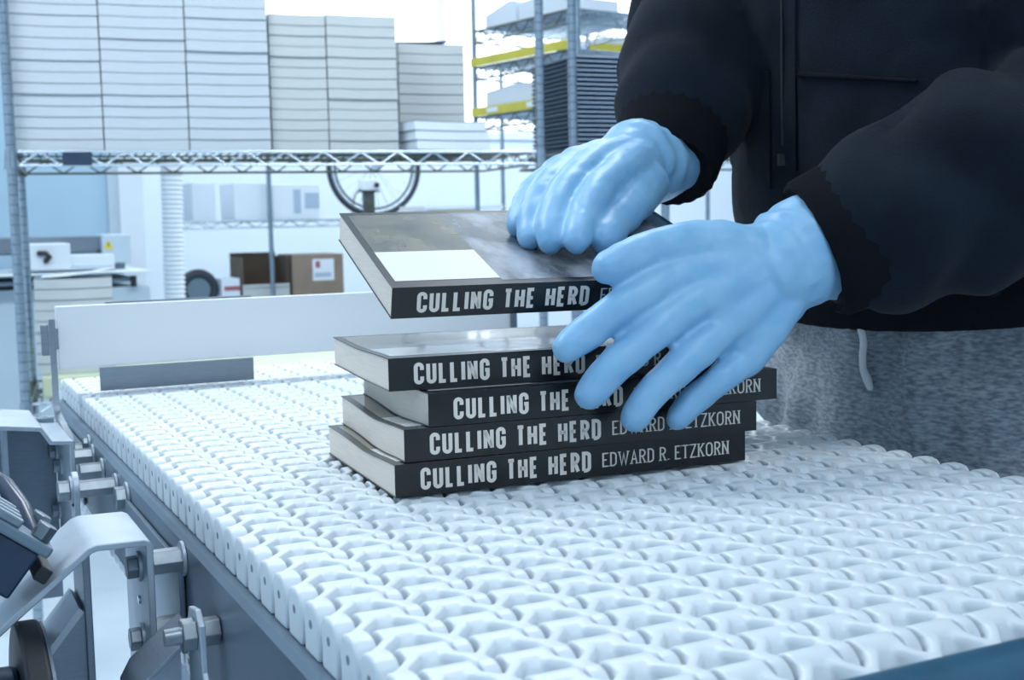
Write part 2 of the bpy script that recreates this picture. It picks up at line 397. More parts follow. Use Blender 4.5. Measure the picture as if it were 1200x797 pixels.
# chain guard tab with clamp nut nearest the viewer
tabp = [(-0.1195, ZB - 0.036), (-0.1195, ZB - 0.052), (-0.1180, ZB - 0.058), (-0.1180, ZB - 0.16)]
tb = MB().prism([(-0.1085, -0.4525, ZB - 0.0385), (-0.1085, -0.4680, ZB - 0.0360), (-0.1085, -0.4755, ZB - 0.0420), (-0.1085, -0.4780, ZB - 0.0640), (-0.1085, -0.4860, ZB - 0.0740), (-0.1085, -0.4860, ZB - 0.1600), (-0.1085, -0.4480, ZB - 0.1600), (-0.1085, -0.4480, ZB - 0.0480)], (-0.0030, 0, 0))
tbo = tb.build('clamp_tab', M['steel_light'], conv, bevel=0.0006)
hexbar((-0.1003, -0.466, ZB - 0.0480), (-0.1085, -0.466, ZB - 0.0480), 0.0072, 'standoff', conv)
nut = hexbar((-0.1115, -0.466, ZB - 0.0480), (-0.1182, -0.466, ZB - 0.0480), 0.0080, 'nut', tbo)
MB().tube([(-0.1182, -0.466, ZB - 0.0480), (-0.1260, -0.466, ZB - 0.0480)], [0.0044, 0.0040], 14).build('bolt_end', M['bolt'], nut, 40)
cg = [(-0.1110, ZB - 0.0500), (-0.1200, ZB - 0.0560), (-0.1360, ZB - 0.0690), (-0.1410, ZB - 0.0780), (-0.1420, ZB - 0.1700)]
MB().sheet(cg, 0.0022, AX, -0.424, -0.462).build('chain_guard', M['steel'], conv, 35, bevel=0.0004)
MB().prism([(-0.1120, -0.430, ZB - 0.0535), (-0.1200, -0.430, ZB - 0.0585), (-0.1360, -0.430, ZB - 0.0705), (-0.1400, -0.430, ZB - 0.0770), (-0.1408, -0.430, ZB - 0.1700), (-0.1120, -0.430, ZB - 0.1700)], (0, 0.002, 0)).build('chain_guard_face', M['steel_light'], conv)

# drive motor with ribbed housing and cables, lower left
mo = MB()
mc = Vector((-0.2155, -0.395, ZB - 0.155))
ringp = []
mo.tube([mc + Vector((-0.10, 0, 0)), mc + Vector((0.030, 0, 0))], 0.078, 40)
motor = mo.build('drive_motor', M['motor'], conv, 40, bevel=0.003)
for k in range(20):
    a = 2 * math.pi * k / 20
    d = Vector((0, math.cos(a), math.sin(a)))
    q = Vector((0, -math.sin(a), math.cos(a)))
    MB().loft([[mc + Vector((x, 0, 0)) + d * rr_ + q * s_ * 0.0018 for (s_, rr_) in ((-1, 0.0775), (1, 0.0775), (0.6, 0.084), (-0.6, 0.084))] for x in (-0.09, 0.018)]).build('cooling_fin', M['motor'], motor)
MB().tube([mc + Vector((0.030, 0, 0)), mc + Vector((0.042, 0, 0))], 0.100, 56).build('motor_flange', M['rubber'], motor, 40, bevel=0.002)
MB().tube([mc + Vector((0.042, 0, 0)), mc + Vector((0.0435, 0, 0))], 0.0985, 56).build('flange_rim', M['steel'], motor, 40)
# terminal box, tilted, with gland, hose and screws
TM = Matrix.Translation((-0.1785, -0.398, ZB - 0.007)) @ Matrix.Rotation(R(38), 4, 'Y')
def tmb(lo, hi, name, m, parent, bevel=0.0015): return MB().box(lo, hi, TM).build(name, M[m], parent, bevel=bevel)
tbo2 = tmb((-0.070, -0.006, -0.030), (0.010, 0.045, -0.004), 'terminal_box', 'motor', motor)
tmb((-0.072, -0.008, -0.004), (0.014, 0.047, 0.002), 'terminal_lid', 'machdark', tbo2)
for k in range(5):
    tmb((-0.070, -0.007 + k * 0.0105, 0.002), (-0.006, -0.002 + k * 0.0105, 0.0065), 'lid_rib', 'steel', tbo2, 0.001)
for y in (0.0, 0.026):
    s1 = MB().tube([TM @ Vector((0.006, y, 0.002)), TM @ Vector((0.006, y, 0.010))], 0.0055, 6).build('lid_screw', M['bolt'], tbo2, bevel=0.0006)
tmb((0.014, -0.004, -0.016), (0.021, 0.030, -0.008), 'terminal_foot', 'rubber', tbo2, 0.001)
MB().tube([at(-60, 548, .66), at(-24, 556, .655), at(2, 572, .65), at(22, 598, .64), at(36, 630, .625)], [0.0068, 0.0068, 0.0068, 0.0064, 0.0050], 16, True).build('motor_cable', M['motor'], motor, 60)
# near cross tube in blue
MB().tube([(-0.116, -0.781, ZB - 0.001), (0.335, -0.781, ZB - 0.001)], 0.0125, 24).build('cross_tube', M['bluebar'], conv, 40)
for x in (-0.112, 0.323):
    MB().box((x, -0.792, ZB - 0.13), (x + 0.008, -0.770, ZB - 0.002)).build('tube_bracket', M['rail'], conv)

# ------------------------------------------------------------------ lettering as flat print
def arc(cx, cy, rx, ry, a0, a1, n=8):
    return [(cx + rx * math.cos(R(a0 + (a1 - a0) * k / n)), cy + ry * math.sin(R(a0 + (a1 - a0) * k / n))) for k in range(n + 1)]
def glyph(ch, w):
    r = w / 2; h = 0.5 * r + 0.10
    top = lambda a0, a1: arc(r, 1 - h, r, h, a0, a1); bot = lambda a0, a1: arc(r, h, r, h, a0, a1)
    G = {
        'C': [[(w, 0.68)] + top(0, 180) + bot(180, 360) + [(w, 0.32)]],
        'G': [[(w, 0.70)] + top(0, 180) + bot(180, 360) + [(w, 0.47), (w * 0.55, 0.47)]],
        'U': [[(0, 1)] + bot(180, 360) + [(w, 1)]],
        'O': [top(0, 180) + bot(180, 360) + [(w, 1 - h)]],
        'L': [[(0, 1), (0, 0), (w * 0.95, 0)]],
        'I': [[(0, 0), (0, 1)]],
        'N': [[(0, 0), (0, 1)], [(w, 0), (w, 1)], [(0.02 * w, 0.93), (0.98 * w, 0.07)]],
        'T': [[(0, 1), (w, 1)], [(r, 1), (r, 0)]],
        'H': [[(0, 0), (0, 1)], [(w, 0), (w, 1)], [(0, 0.5), (w, 0.5)]],
        'E': [[(w * 0.92, 1), (0, 1), (0, 0), (w * 0.95, 0)], [(0, 0.5), (w * 0.8, 0.5)]],
        'D': [[(0, 0), (0, 1), (w * 0.35, 1)] + arc(w * 0.35, 1 - h, w * 0.65, h, 90, 0, 5) + arc(w * 0.35, h, w * 0.65, h, 0, -90, 5) + [(0, 0)]],
        'R': [[(0, 0), (0, 1), (w * 0.4, 1)] + arc(w * 0.4, 0.75, w * 0.58, 0.25, 90, -90, 8) + [(0, 0.5)], [(w * 0.45, 0.5), (w, 0)]],
        'W': [[(0, 1), (w * 0.27, 0), (r, 0.85), (w * 0.73, 0), (w, 1)]],
        'A': [[(0, 0), (r, 1), (w, 0)], [(w * 0.2, 0.34), (w * 0.8, 0.34)]],
        'Z': [[(0, 1), (w, 1), (0, 0), (w, 0)]],
        'K': [[(0, 0), (0, 1)], [(w, 1), (0, 0.42)], [(w * 0.3, 0.58), (w, 0)]],
        '.': [[(0, 0), (0, 0.08)]],
    }
    return G[ch]
def stroke(mb, pts, wd, fn, wx=None):
    """a polyline given width wd; wx is the width of its flat-lying runs"""
    P_ = [Vector((p[0], p[1])) for p in pts]
    wx = wx or wd
    def nw(d):
        d = d.normalized(); hw = (wd * abs(d.y) + wx * abs(d.x)) / max(1e-6, abs(d.x) + abs(d.y)) / 2
        return Vector((-d.y, d.x)), hw
    vs = []
    n = len(P_)
    for i in range(n):
        if i == 0: nn, hw = nw(P_[1] - P_[0]); off = nn * hw
        elif i == n - 1: nn, hw = nw(P_[-1] - P_[-2]); off = nn * hw
        else:
            n1, h1 = nw(P_[i] - P_[i - 1]); n2, h2 = nw(P_[i + 1] - P_[i])
            det = n1.x * n2.y - n1.y * n2.x
            if abs(det) < 0.25: off = (n1 * h1 + n2 * h2) * 0.5 * (1 / max(0.5, ((n1 + n2) * 0.5).length))
            else: off = Vector(((h1 * n2.y - h2 * n1.y) / det, (n1.x * h2 - n2.x * h1) / det))
            if off.length > wd * 0.75: off = off.normalized() * wd * 0.75
        vs += [P_[i] + off, P_[i] - off]
    mb.add([fn(v.x, v.y) for v in vs], [(2 * i, 2 * i + 1, 2 * i + 3, 2 * i + 2) for i in range(n - 1)])
def write(mb, text, u0, u1, h, fn, wd, ratio, serif=False, space=0.6, narrow=0.0):
    """writes text between u0 and u1 with letters of height h; fn maps (u, height) to space"""
    wl = {'I': 0.0, 'W': 1.75, '.': 0.0, 'N': 1.05, 'L': 0.85, 'E': 0.88, 'T': 0.95, 'A': 1.1, 'O': 1.15}
    gap = wd + (0.10 if not serif else 0.17)
    total = sum((space if c == ' ' else wl.get(c, 1.0) * ratio + gap) for c in text) - gap + wd
    sx = (u1 - u0) / total; x = wd / 2
    for c in text:
        if c == ' ': x += space; continue
        gw = wl.get(c, 1.0) * ratio
        for pl in glyph(c, gw):
            pl2 = [(x + p[0], wd * 0.5 + p[1] * (1 - wd) if not serif else p[1] * 0.94 + 0.03) for p in pl]
            stroke(mb, pl2, wd, lambda a, b: fn(u0 + a * sx, b * h), wd if not serif else wd * 0.6)
            if serif and c not in 'O.':
                for e in (pl2[0], pl2[-1]):
                    if e[1] < 0.12 or e[1] > 0.88:
                        yy = 0.03 if e[1] < 0.5 else 0.97
                        stroke(mb, [(e[0] - wd * 0.95, yy), (e[0] + wd * 0.95, yy)], 0.06, lambda a, b: fn(u0 + a * sx, b * h))
        x += gw + gap

# ------------------------------------------------------------------ the titled books
BL, BWD, BT = 0.216, 0.140, 0.0178
def titled_book(name, mtx, label, bt, top, bottom, group):
    """u runs along the spine, v away from it; top and bottom are wave heights over v"""
    root = empty(name, mtx.to_translation(), label, 'book', group)
    N = 14; vs = [BWD * k / N for k in range(N + 1)]
    zt = [bt + top(v / BWD) for v in vs]; zb = [bottom(v / BWD) for v in vs]
    c = 0.0005
    def Q(u, v, z): return mtx @ Vector((u, v, z))
    mb = MB()
    ring = [(v, z) for v, z in zip(vs, zt)][::-1] + [(0, zb[0])] + [(v, z) for v, z in zip(vs, zb)][1:]
    inner = [(v, z + c) for v, z in zip(vs, zb)][::-1]; inner[-1] = (c, zb[0] + c)
    inner2 = [(v, z - c) for v, z in zip(vs, zt)]; inner2[0] = (c, zt[0] - c)
    full = ring + inner + inner2
    k = len(full); ends = []
    for u in (0, BL): mb.v += [Q(u, p[0], p[1]) for p in full]
    for j in range(k): mb.f.append((j, (j + 1) % k, k + (j + 1) % k, k + j))
    no = N + 1
    outer = list(range(0, 2 * no)); inn = list(range(2 * no, k))[::-1]
    inn = inn
    for base in (0, k):
        for j in range(len(outer) - 1):
            a, b = outer[j], outer[j + 1]; d, e = inn[j], inn[j + 1]
            mb.f.append((base + a, base + b, base + e, base + d))
    cov = mb.build('cover', M['cover'], root, 40)
    pg = MB(); i0 = 0.0006
    prof = [(max(v, 0.0012) if v < BWD - 0.001 else v - 0.0006, z + c) for v, z in zip(vs, zb)] + [(max(v, 0.0012) if v < BWD - 0.001 else v - 0.0006, z - c) for v, z in zip(vs, zt)][::-1]
    for u in (i0, BL - i0): pg.v += [Q(u, p[0], p[1]) for p in prof]
    m = len(prof)
    for j in range(m): pg.f.append((j, (j + 1) % m, m + (j + 1) % m, m + j))
    for base in (0, m):
        for j in range(N): pg.f.append((base + j, base + j + 1, base + m - 2 - j, base + m - 1 - j))
    pg.build('page_block', M['pages'], root, 40)
    t = MB(); z0 = zb[0]
    fn = lambda u, y: Q(u, -0.00012, z0 + (bt - 0.0119) / 2 + y)
    write(t, 'CULLING THE HERD', 0.0140, 0.1145, 0.0119, fn, 0.17, 0.27, False, 0.36)
    t.build('spine_title', M['ink'], cov)
    t = MB()
    fn2 = lambda u, y: Q(u, -0.00012, z0 + (bt - 0.0078) / 2 + y)
    write(t, 'EDWARD R. ETZKORN', 0.1215, 0.2045, 0.0078, fn2, 0.17, 0.52, True, 0.42)
    t.build('spine_author', M['ink'], cov)
    # print on the front cover
    def patch(u0, u1, v0, v1, m_, name_, lift=0.00012):
        g = MB(); nn = 12
        for kk in range(nn + 1):
            v = v0 + (v1 - v0) * kk / nn; f_ = v / BWD * N; i = min(int(f_), N - 1); z = zt[i] + (zt[i + 1] - zt[i]) * (f_ - i)
            g.v += [Q(u0, v, z + lift), Q(u1, v, z + lift)]
        for kk in range(nn): g.f.append((2 * kk, 2 * kk + 1, 2 * kk + 3, 2 * kk + 2))
        g.build(name_, M[m_], cov)
    patch(0.004, 0.064, 0.010, 0.060, 'panel_print', 'cover_panel')
    patch(0.064, 0.212, 0.006, 0.134, 'photo_print', 'cover_picture')
    patch(0.004, 0.064, 0.060, 0.134, 'tan_print', 'cover_picture')
    return root
def frame(x, y, z, yaw, tilt=0.0, roll=0.0):
    return Matrix.Translation((x, y, z)) @ Matrix.Rotation(R(yaw), 4, 'Z') @ Matrix.Rotation(R(roll), 4, 'Y') @ Matrix.Rotation(R(tilt), 4, 'X')
flat = lambda v: 0.0
GB = 'black titled paperbacks on the belt'
def hump(a, c_=0.32, s_=0.16): return lambda v: a * math.exp(-((v - c_) / s_) ** 2)
titled_book('paperback_book', frame(-0.0010, -0.4470, Z0 + 0.0004, -3.7), 'black titled paperback at the bottom of the stack, flat on the white belt', BT, hump(-0.0022, 0.40, 0.25), flat, GB)
titled_book('paperback_book', frame(0.0055, -0.4450, Z0 + 0.0184, -5.0), 'black titled paperback second from the bottom of the belt stack', BT, hump(-0.0030, 0.45, 0.30), hump(-0.0020, 0.40, 0.25), GB)
titled_book('paperback_book', frame(0.0195, -0.4455, Z0 + 0.0364, -5.2), 'black titled paperback third from the bottom, jutting furthest right', BT, hump(-0.0010, 0.40, 0.3), hump(-0.0028, 0.45, 0.30), GB)
titled_book('paperback_book', frame(0.0040, -0.4285, Z0 + 0.0544, -6.2), 'black titled paperback on top of the stack, below the gloved fingers', BT, hump(-0.0012, 0.55, 0.3), hump(-0.0005, 0.4, 0.3), GB)
HB = frame(*at(458, 374, 0.662), -7.0, 17.0, 0.0)
titled_book('paperback_book', HB, 'tilted black titled paperback held by gloved hands above the stack', BT, flat, flat, GB)

# ------------------------------------------------------------------ the worker
person = empty('person', (0.53, -0.36, 0), 'worker in black hoodie, grey sweatpants and blue gloves handling a book', 'person')
def ell(cx, cy, z, a, b, n=40, tilt=0.0):
    return [(cx + a * math.copysign(abs(math.cos(t)) ** 0.9, math.cos(t)), cy + b * math.copysign(abs(math.sin(t)) ** 0.9, math.sin(t)), z + tilt * math.cos(t) * a) for t in [2 * math.pi * k / n for k in range(n)]]
PY = -0.355
TORSO = [(0.985, 0.496, 0.128, 0.178), (1.01, 0.488, 0.134, 0.182), (1.05, 0.480, 0.136, 0.182), (1.12, 0.471, 0.130, 0.176), (1.20, 0.461, 0.126, 0.176),
         (1.30, 0.446, 0.125, 0.182), (1.38, 0.436, 0.118, 0.190), (1.44, 0.418, 0.102, 0.178), (1.485, 0.415, 0.080, 0.125), (1.52, 0.410, 0.062, 0.080)]
L_SH, L_EL, L_WR = Vector((0.43, PY - 0.175, 1.41)), at(1400, 96, 0.735), at(957, 292, 0.738)
R_SH, R_EL, R_WR = Vector((0.45, PY + 0.175, 1.42)), at(850, -60, 1.02), at(780, 188, 0.876)
def lerp(a, b, t): return a + (b - a) * t
def chain(pts, rads, n=6):
    """denser points along a polyline with smooth corners"""
    out, ro = [], []
    for i in range(len(pts) - 1):
        for k in range(n):
            t = k / n
            p0 = pts[max(i - 1, 0)]; p1 = pts[i]; p2 = pts[i + 1]; p3 = pts[min(i + 2, len(pts) - 1)]
            out.append(0.5 * ((2 * p1) + (p2 - p0) * t + (2 * p0 - 5 * p1 + 4 * p2 - p3) * t * t + (3 * p1 - p0 - 3 * p2 + p3) * t ** 3))
            ro.append(rads[i] + (rads[i + 1] - rads[i]) * t)
    return out + [pts[-1]], ro + [rads[-1]]
# body under the clothes: one continuous skin with head
bd = MB()
bd.loft([ell(cx, PY, z, a * 0.80, b * 0.82, 24) for z, cx, a, b in TORSO])
bd.loft([ell(0.515, PY, 0.80, 0.10, 0.15, 24), ell(0.512, PY, 0.90, 0.105, 0.155, 24), ell(0.50, PY, 1.02, 0.095, 0.14, 24)])
NK = Vector((0.40, PY, 1.50)); HD = Vector((0.345, PY, 1.655))
bd.tube([NK, lerp(NK, HD, 0.55)], [0.062, 0.056], 20, True)
bd.tube([HD + Vector((0.030, 0, 0.05)), HD + Vector((-0.01, 0, 0.0)), HD + Vector((-0.045, 0, -0.055))], [0.098, 0.090, 0.060], 24, True)
bd.tube([HD + Vector((-0.092, 0, 0.018)), HD + Vector((-0.118, 0, -0.018))], [0.010, 0.015], 12, True)
for s_ in (-1, 1):
    bd.tube([HD + Vector((0.012, s_ * 0.086, 0.02)), HD + Vector((0.014, s_ * 0.094, -0.02))], [0.017, 0.013], 12, True)
    bd.tube([HD + Vector((-0.086, s_ * 0.02, 0.030)), HD + Vector((-0.080, s_ * 0.05, 0.034))], [0.010, 0.008], 10, True)
bd.tube([HD + Vector((-0.086, -0.022, -0.052)), HD + Vector((-0.090, 0.022, -0.052))], [0.009, 0.009], 10, True)
for sh, el, wr in ((L_SH, L_EL, L_WR), (R_SH, R_EL, R_WR)):
    p, r_ = chain([lerp(sh, Vector((0.42, PY, 1.40)), 0.4), sh, el, wr], [0.06, 0.052, 0.038, 0.027]); bd.tube(p, r_, 16, True)
for s_ in (-1, 1):
    p, r_ = chain([Vector((0.515, PY + s_ * 0.085, 0.88)), Vector((0.50, PY + s_ * 0.095, 0.50)), Vector((0.53, PY + s_ * 0.10, 0.09))], [0.082, 0.055, 0.037]); bd.tube(p, r_, 16, True)
    bd.tube([(0.55, PY + s_ * 0.10, 0.045), (0.38, PY + s_ * 0.11, 0.035)], [0.042, 0.034], 14, True)
bme = remeshed(bd, 0.007, 4, 0.5)
place('body', bme, M['skin'], person)
hr = MB().tube([HD + Vector((0.038, 0, -0.005)), HD + Vector((0.034, 0, 0.060))], [0.098, 0.103], 24, True)
place('hair', remeshed(hr, 0.006, 3), M['hair'], person)
for s_ in (-1, 1):
    MB().tube([HD + Vector((-0.084, s_ * 0.034, 0.010)), HD + Vector((-0.089, s_ * 0.034, 0.010))], [0.012, 0.007], 14, True).build('eye', M['eye'], person, 60)
for s_ in (-1, 1):
    sh_ = MB().tube([(0.56, PY + s_ * 0.10, 0.050), (0.47, PY + s_ * 0.105, 0.055), (0.36, PY + s_ * 0.11, 0.042)], [0.049, 0.050, 0.040], 18, True, flat=0.95)
    place('shoe', remeshed(sh_, 0.006, 3), M['rubber'], person)

# sweatpants
pt = MB()
pt.loft([ell(0.515, PY + 0.006, 0.80, 0.140, 0.196), ell(0.518, PY + 0.004, 0.88, 0.138, 0.194), ell(0.515, PY, 0.95, 0.130, 0.178), ell(0.507, PY, 1.03, 0.118, 0.165)])
for s_ in (-1, 1):
    p, r_ = chain([Vector((0.518, PY + s_ * 0.088, 0.90)), Vector((0.505, PY + s_ * 0.098, 0.50)), Vector((0.53, PY + s_ * 0.10, 0.10))], [0.102, 0.082, 0.062]); pt.tube(p, r_, 20)
pme = remeshed(pt, 0.0055, 5, 0.5)
def pant_fold(co, n):
    a = math.sin((co.z * 1.0 + (co.y - PY) * 1.4) * 34 + 5 * noise.noise(co * 9)) * 0.0055
    return a + noise.noise(co * 13) * 0.024 + noise.noise(co * 24) * 0.010 + noise.noise(co * 40) * 0.0016
displace(pme, pant_fold)
pants = place('sweatpants', pme, M['sweat'], person)

# hoodie
hd = MB()
hd.loft([ell(cx, PY, z, a, b) for z, cx, a, b in TORSO])
l_el2 = L_EL
p, r_ = chain([Vector((0.42, PY - 0.09, 1.40)), L_SH, L_EL + Vector((0, 0, 0.0)), lerp(L_EL, L_WR, 0.55), lerp(L_EL, L_WR, 0.86)], [0.085, 0.083, 0.072, 0.063, 0.052], 8); hd.tube(p, r_, 24, True)
p, r_ = chain([Vector((0.43, PY + 0.09, 1.40)), R_SH, R_EL, lerp(R_EL, R_WR, 0.5), lerp(R_EL, R_WR, 0.82)], [0.085, 0.078, 0.062, 0.057, 0.048], 8); hd.tube(p, r_, 24, True)
# hood lying behind the neck
hd.tube([(0.40, PY - 0.085, 1.49), (0.485, PY - 0.075, 1.50), (0.52, PY, 1.49), (0.485, PY + 0.075, 1.50), (0.40, PY + 0.085, 1.49)], [0.035, 0.05, 0.056, 0.05, 0.035], 16, True)
hme = remeshed(hd, 0.0055, 5, 0.5)
def sleeve_t(co, a, b):
    d = b - a; t = (co - a).dot(d) / d.length_squared; q = co - (a + d * max(0, min(1, t)))
    return t, q.length
def hood_fold(co, n):
    s_ = noise.noise(co * 11) * 0.008 + noise.noise(co * 27) * 0.0020
    for a, b in ((L_EL, L_WR), (R_EL, R_WR)):
        t, dist = sleeve_t(co, a, b)
        if dist < 0.10 and -0.3 < t < 1.1:
            s_ += math.sin(t * 24 + 3.5 * noise.noise(co * 13 + Vector((3, 1, 2)))) * 0.0055 * max(0, 1 - abs(t - 0.45) * 0.9)
    if co.x < 0.40 and abs(co.y - PY) < 0.13: s_ *= 0.35
    return s_
displace(hme, hood_fold)
hood = place('hoodie', hme, M['hoodie'], person)
bvh_h = BVHTree.FromPolygons([v.co + wpos(person) for v in hme.vertices], [p.vertices for p in hme.polygons])
tme = remeshed(MB().loft([ell(cx, PY, z, a, b) for z, cx, a, b in TORSO]), 0.0055, 5, 0.5); displace(tme, hood_fold)
bvh_t = BVHTree.FromPolygons([v.co for v in tme.vertices], [p.vertices for p in tme.polygons])
bvh_p = BVHTree.FromPolygons([v.co + wpos(person) for v in pme.vertices], [p.vertices for p in pme.polygons])
def drape(px, py, bvh=None, lift=0.002):
    """a point on the cloth where the sight line through a measured spot meets it"""
    r_ = ray(px, py); hit_ = (bvh or bvh_t).ray_cast(CAM + r_ * 0.75, r_.normalized())
    if hit_[0] is None: return None, None
    return hit_[0] + hit_[1] * lift, hit_[1]
def cloth_line(name, pts, m, lift=0.002, r_=0.0016, parent=None, bvh=None, n=10, flat_=1.0):
    out = []
    for (x0, y0), (x1, y1) in zip(pts[:-1], pts[1:]):
        for k in range(n):
            q, _ = drape(x0 + (x1 - x0) * k / n, y0 + (y1 - y0) * k / n, bvh, lift)
            if q is not None: out.append(q)
    if len(out) < 3: return
    for _ in range(2): out = [out[0]] + [(out[i - 1] + out[i] * 2 + out[i + 1]) / 4 for i in range(1, len(out) - 1)] + [out[-1]]
    return MB().tube(out, r_, 8).build(name, M[m], parent or person, 60)
def cloth_patch(name, quad, nu, nv, m, parent, lift=0.0022, th=0.0022, bvh=None):
    """a sewn-on panel that follows the cloth"""
    (a, b, c, d) = [Vector(q) for q in quad]; mb = MB(); N_ = []
    for j in range(nv + 1):
        for i in range(nu + 1):
            q = lerp(lerp(a, b, i / nu), lerp(d, c, i / nu), j / nv); p_, nn = drape(q.x, q.y, bvh, lift)
            if p_ is None: p_, nn = at(q.x, q.y, 0.9), Vector((-1, 0, 0))
            mb.v.append(p_); N_.append(nn)
    k = len(mb.v)
    for p_, nn in zip(mb.v[:k], N_): mb.v.append(p_ - nn * th)
    w_ = nu + 1
    for j in range(nv):
        for i in range(nu):
            q = j * w_ + i
            mb.f.append((q, q + 1, q + w_ + 1, q + w_)); mb.f.append((k + q, k + q + w_, k + q + w_ + 1, k + q + 1))
    edge = [i for i in range(nu)] + [j * w_ + nu for j in range(nv)] + [nv * w_ + nu - i for i in range(nu)] + [(nv - j) * w_ for j in range(nv)]
    for i in range(len(edge)):
        q, q2 = edge[i], edge[(i + 1) % len(edge)]; mb.f.append((q2, q, k + q, k + q2))
    return mb.build(name, M[m], parent, 60)
zp = cloth_patch('zip_placket', [(905, -30), (934, -30), (935, 200), (908, 200)], 4, 24, 'hoodie', hood, 0.0022)
cloth_line('zip_teeth', [(919, -30), (921, 192)], 'rubber', 0.0028, 0.0009, hood)
pk = cloth_patch('kangaroo_pocket', [(938, 84), (1092, 94), (1100, 226), (940, 226)], 14, 12, 'hoodie', hood, 0.0026)
cloth_patch('kangaroo_pocket', [(880, 84), (904, 84), (905, 222), (880, 196)], 6, 12, 'hoodie', hood, 0.0026)
cloth_line('pocket_seam', [(940, 88), (1093, 96)], 'rib', 0.0042, 0.0013, hood)
MB().box((-0.0025, -0.0015, -0.004), (0.0025, 0.0015, 0.004), Matrix.Translation(drape(919, 187)[0] + Vector((-0.002, -0.0015, 0)))).build('zip_stop', M['chrome_dark'], hood)
agl = drape(847, 6)[0]
if agl is not None:
    agl = at(847, 8, (agl - CAM).dot(-BACK) - 0.015)
    MB().tube([agl + Vector((0, 0, 0.06)), agl, agl - Vector((0, 0, 0.018))], [0.0026, 0.0026, 0.0024], 10).build('hood_cord', M['chrome_dark'], hood, 60)
# ribbed cuffs and hem
def cuff(a, b, r0, r1, name='cuff'):
    mb = MB(); n = 48; d = b - a; T = d.normalized(); u = Vector((0, 0, 1)); u = (u - T * u.dot(T)).normalized(); q = T.cross(u)
    rings = []
    for t, rr_ in ((0, r0 - 0.002), (0.04, r0), (0.3, (r0 * 2 + r1) / 3), (0.6, (r0 + r1 * 2) / 3), (0.93, r1), (1.0, r1 - 0.003), (0.96, r1 - 0.006)):
        rings.append([a + d * t + (q * math.cos(2 * math.pi * k / n) + u * math.sin(2 * math.pi * k / n)) * (rr_ + (0.0008 if k % 2 else -0.0004)) for k in range(n)])
    mb.loft(rings); return mb.build(name, M['rib'], hood, 60)
cuff(lerp(L_EL, L_WR, 0.84), lerp(L_EL, L_WR, 1.01), 0.0470, 0.0430)
cuff(lerp(R_EL, R_WR, 0.80), lerp(R_EL, R_WR, 1.04), 0.0425, 0.0375)
hm = MB(); n_ = 120; rings = []
for z, g in ((0.978, -0.004), (0.981, 0.001), (1.00, 0.005), (1.028, 0.005), (1.034, 0.0)):
    rings.append([(x, y, z + 0.17 * (x - 0.46)) for (x, y, z) in [(0.494 + (0.128 + g + (0.0006 if k % 2 else -0.0006)) * math.cos(2 * math.pi * k / n_), PY + (0.178 + g) * math.sin(2 * math.pi * k / n_), z) for k in range(n_)]])
hm.loft(rings).build('hem_band', M['rib'], hood, 60)
# drawstring of the sweatpants
ds = [drape(x, y, bvh_p, 0.004)[0] for x, y in ((1006, 366), (1010, 382), (1013, 398), (1012, 414), (1014, 430), (1019, 444), (1023, 455))]
ds = [q for q in ds if q is not None]
if len(ds) > 3:
    p, r_ = chain(ds, [0.0026] * (len(ds) - 2) + [0.0032, 0.0024], 4)
    MB().tube(p, r_, 10, True).build('drawstring', M['cord'], pants, 60)

# gloved hands: each one continuous skin with five separate fingers
def hand(name, wrist, fore, mcps, fingers, thumb, label, rw=0.0320):
    mb = MB(); pc = sum(mcps, Vector()) / 4
    pn = (mcps[0] - wrist).cross(mcps[3] - wrist).normalized()
    for m_ in mcps: mb.tube([lerp(wrist, m_, 0.05), lerp(wrist, m_, 0.6), m_], [0.0215, 0.0175, 0.0125], 16, True)
    for a, b in zip(mcps[:-1], mcps[1:]):
        mid = (a + b) / 2; mb.tube([lerp(wrist, mid, 0.2), lerp(wrist, mid, 0.93)], [0.020, 0.0115], 14, True)
    for f_, r0 in zip(fingers, (0.0105, 0.0108, 0.0102, 0.0090)):
        p, r_ = chain(f_, [r0 * 1.12, r0, r0 * 0.93, r0 * 0.84][:len(f_)], 5); mb.tube(p, r_, 16, True)
    p, r_ = chain(thumb, [0.019, 0.0148, 0.0115, 0.0098][:len(thumb)], 5); mb.tube(p, r_, 16, True)
    # wrist and cuff of the glove
    mb.tube([lerp(wrist, pc, 0.25), wrist, lerp(wrist, fore, 0.5), fore], [0.030, rw, rw + 0.002, rw + 0.004], 24, True)
    me = remeshed(mb, 0.0016, 7, 0.5)
    ax = (pc - wrist).normalized()
    def wr(co, n):
        t = (co - wrist).dot(ax)
        a = math.sin((co - wrist).dot(ax) * 330 + 5 * noise.noise(co * 26)) * 0.0009 * max(0, 1 - abs(t - 0.005) / 0.04)
        return a + noise.noise(co * 60) * 0.0010 + noise.noise(co * 130) * 0.0004
    displace(me, wr)
    return tag(place(name, me, M['glove'], person), label)
A = at
lm = [A(786, 326, .690), A(812, 352, .690), A(842, 388, .696), A(872, 420, .706)]
lf = [[lm[0], A(738, 352, .676), A(690, 388, .672), A(664, 408, .664)],
      [lm[1], A(768, 388, .677), A(718, 432, .669), A(692, 462, .665)],
      [lm[2], A(802, 424, .681), A(762, 462, .675), A(744, 490, .674)],
      [lm[3], A(842, 446, .694), A(812, 470, .693), A(796, 490, .690)]]
lt = [A(878, 300, .714), A(816, 288, .702), A(758, 295, .688), A(712, 314, .672)]
hand("glove", A(936, 296, .731), lerp(L_EL, L_WR, 0.92), lm, lf, lt, 'blue glove spread over the book spines')
dd = -0.036
rm = [A(722, 205, .825 + dd), A(697, 192, .838 + dd), A(672, 194, .850 + dd), A(652, 204, .860 + dd)]
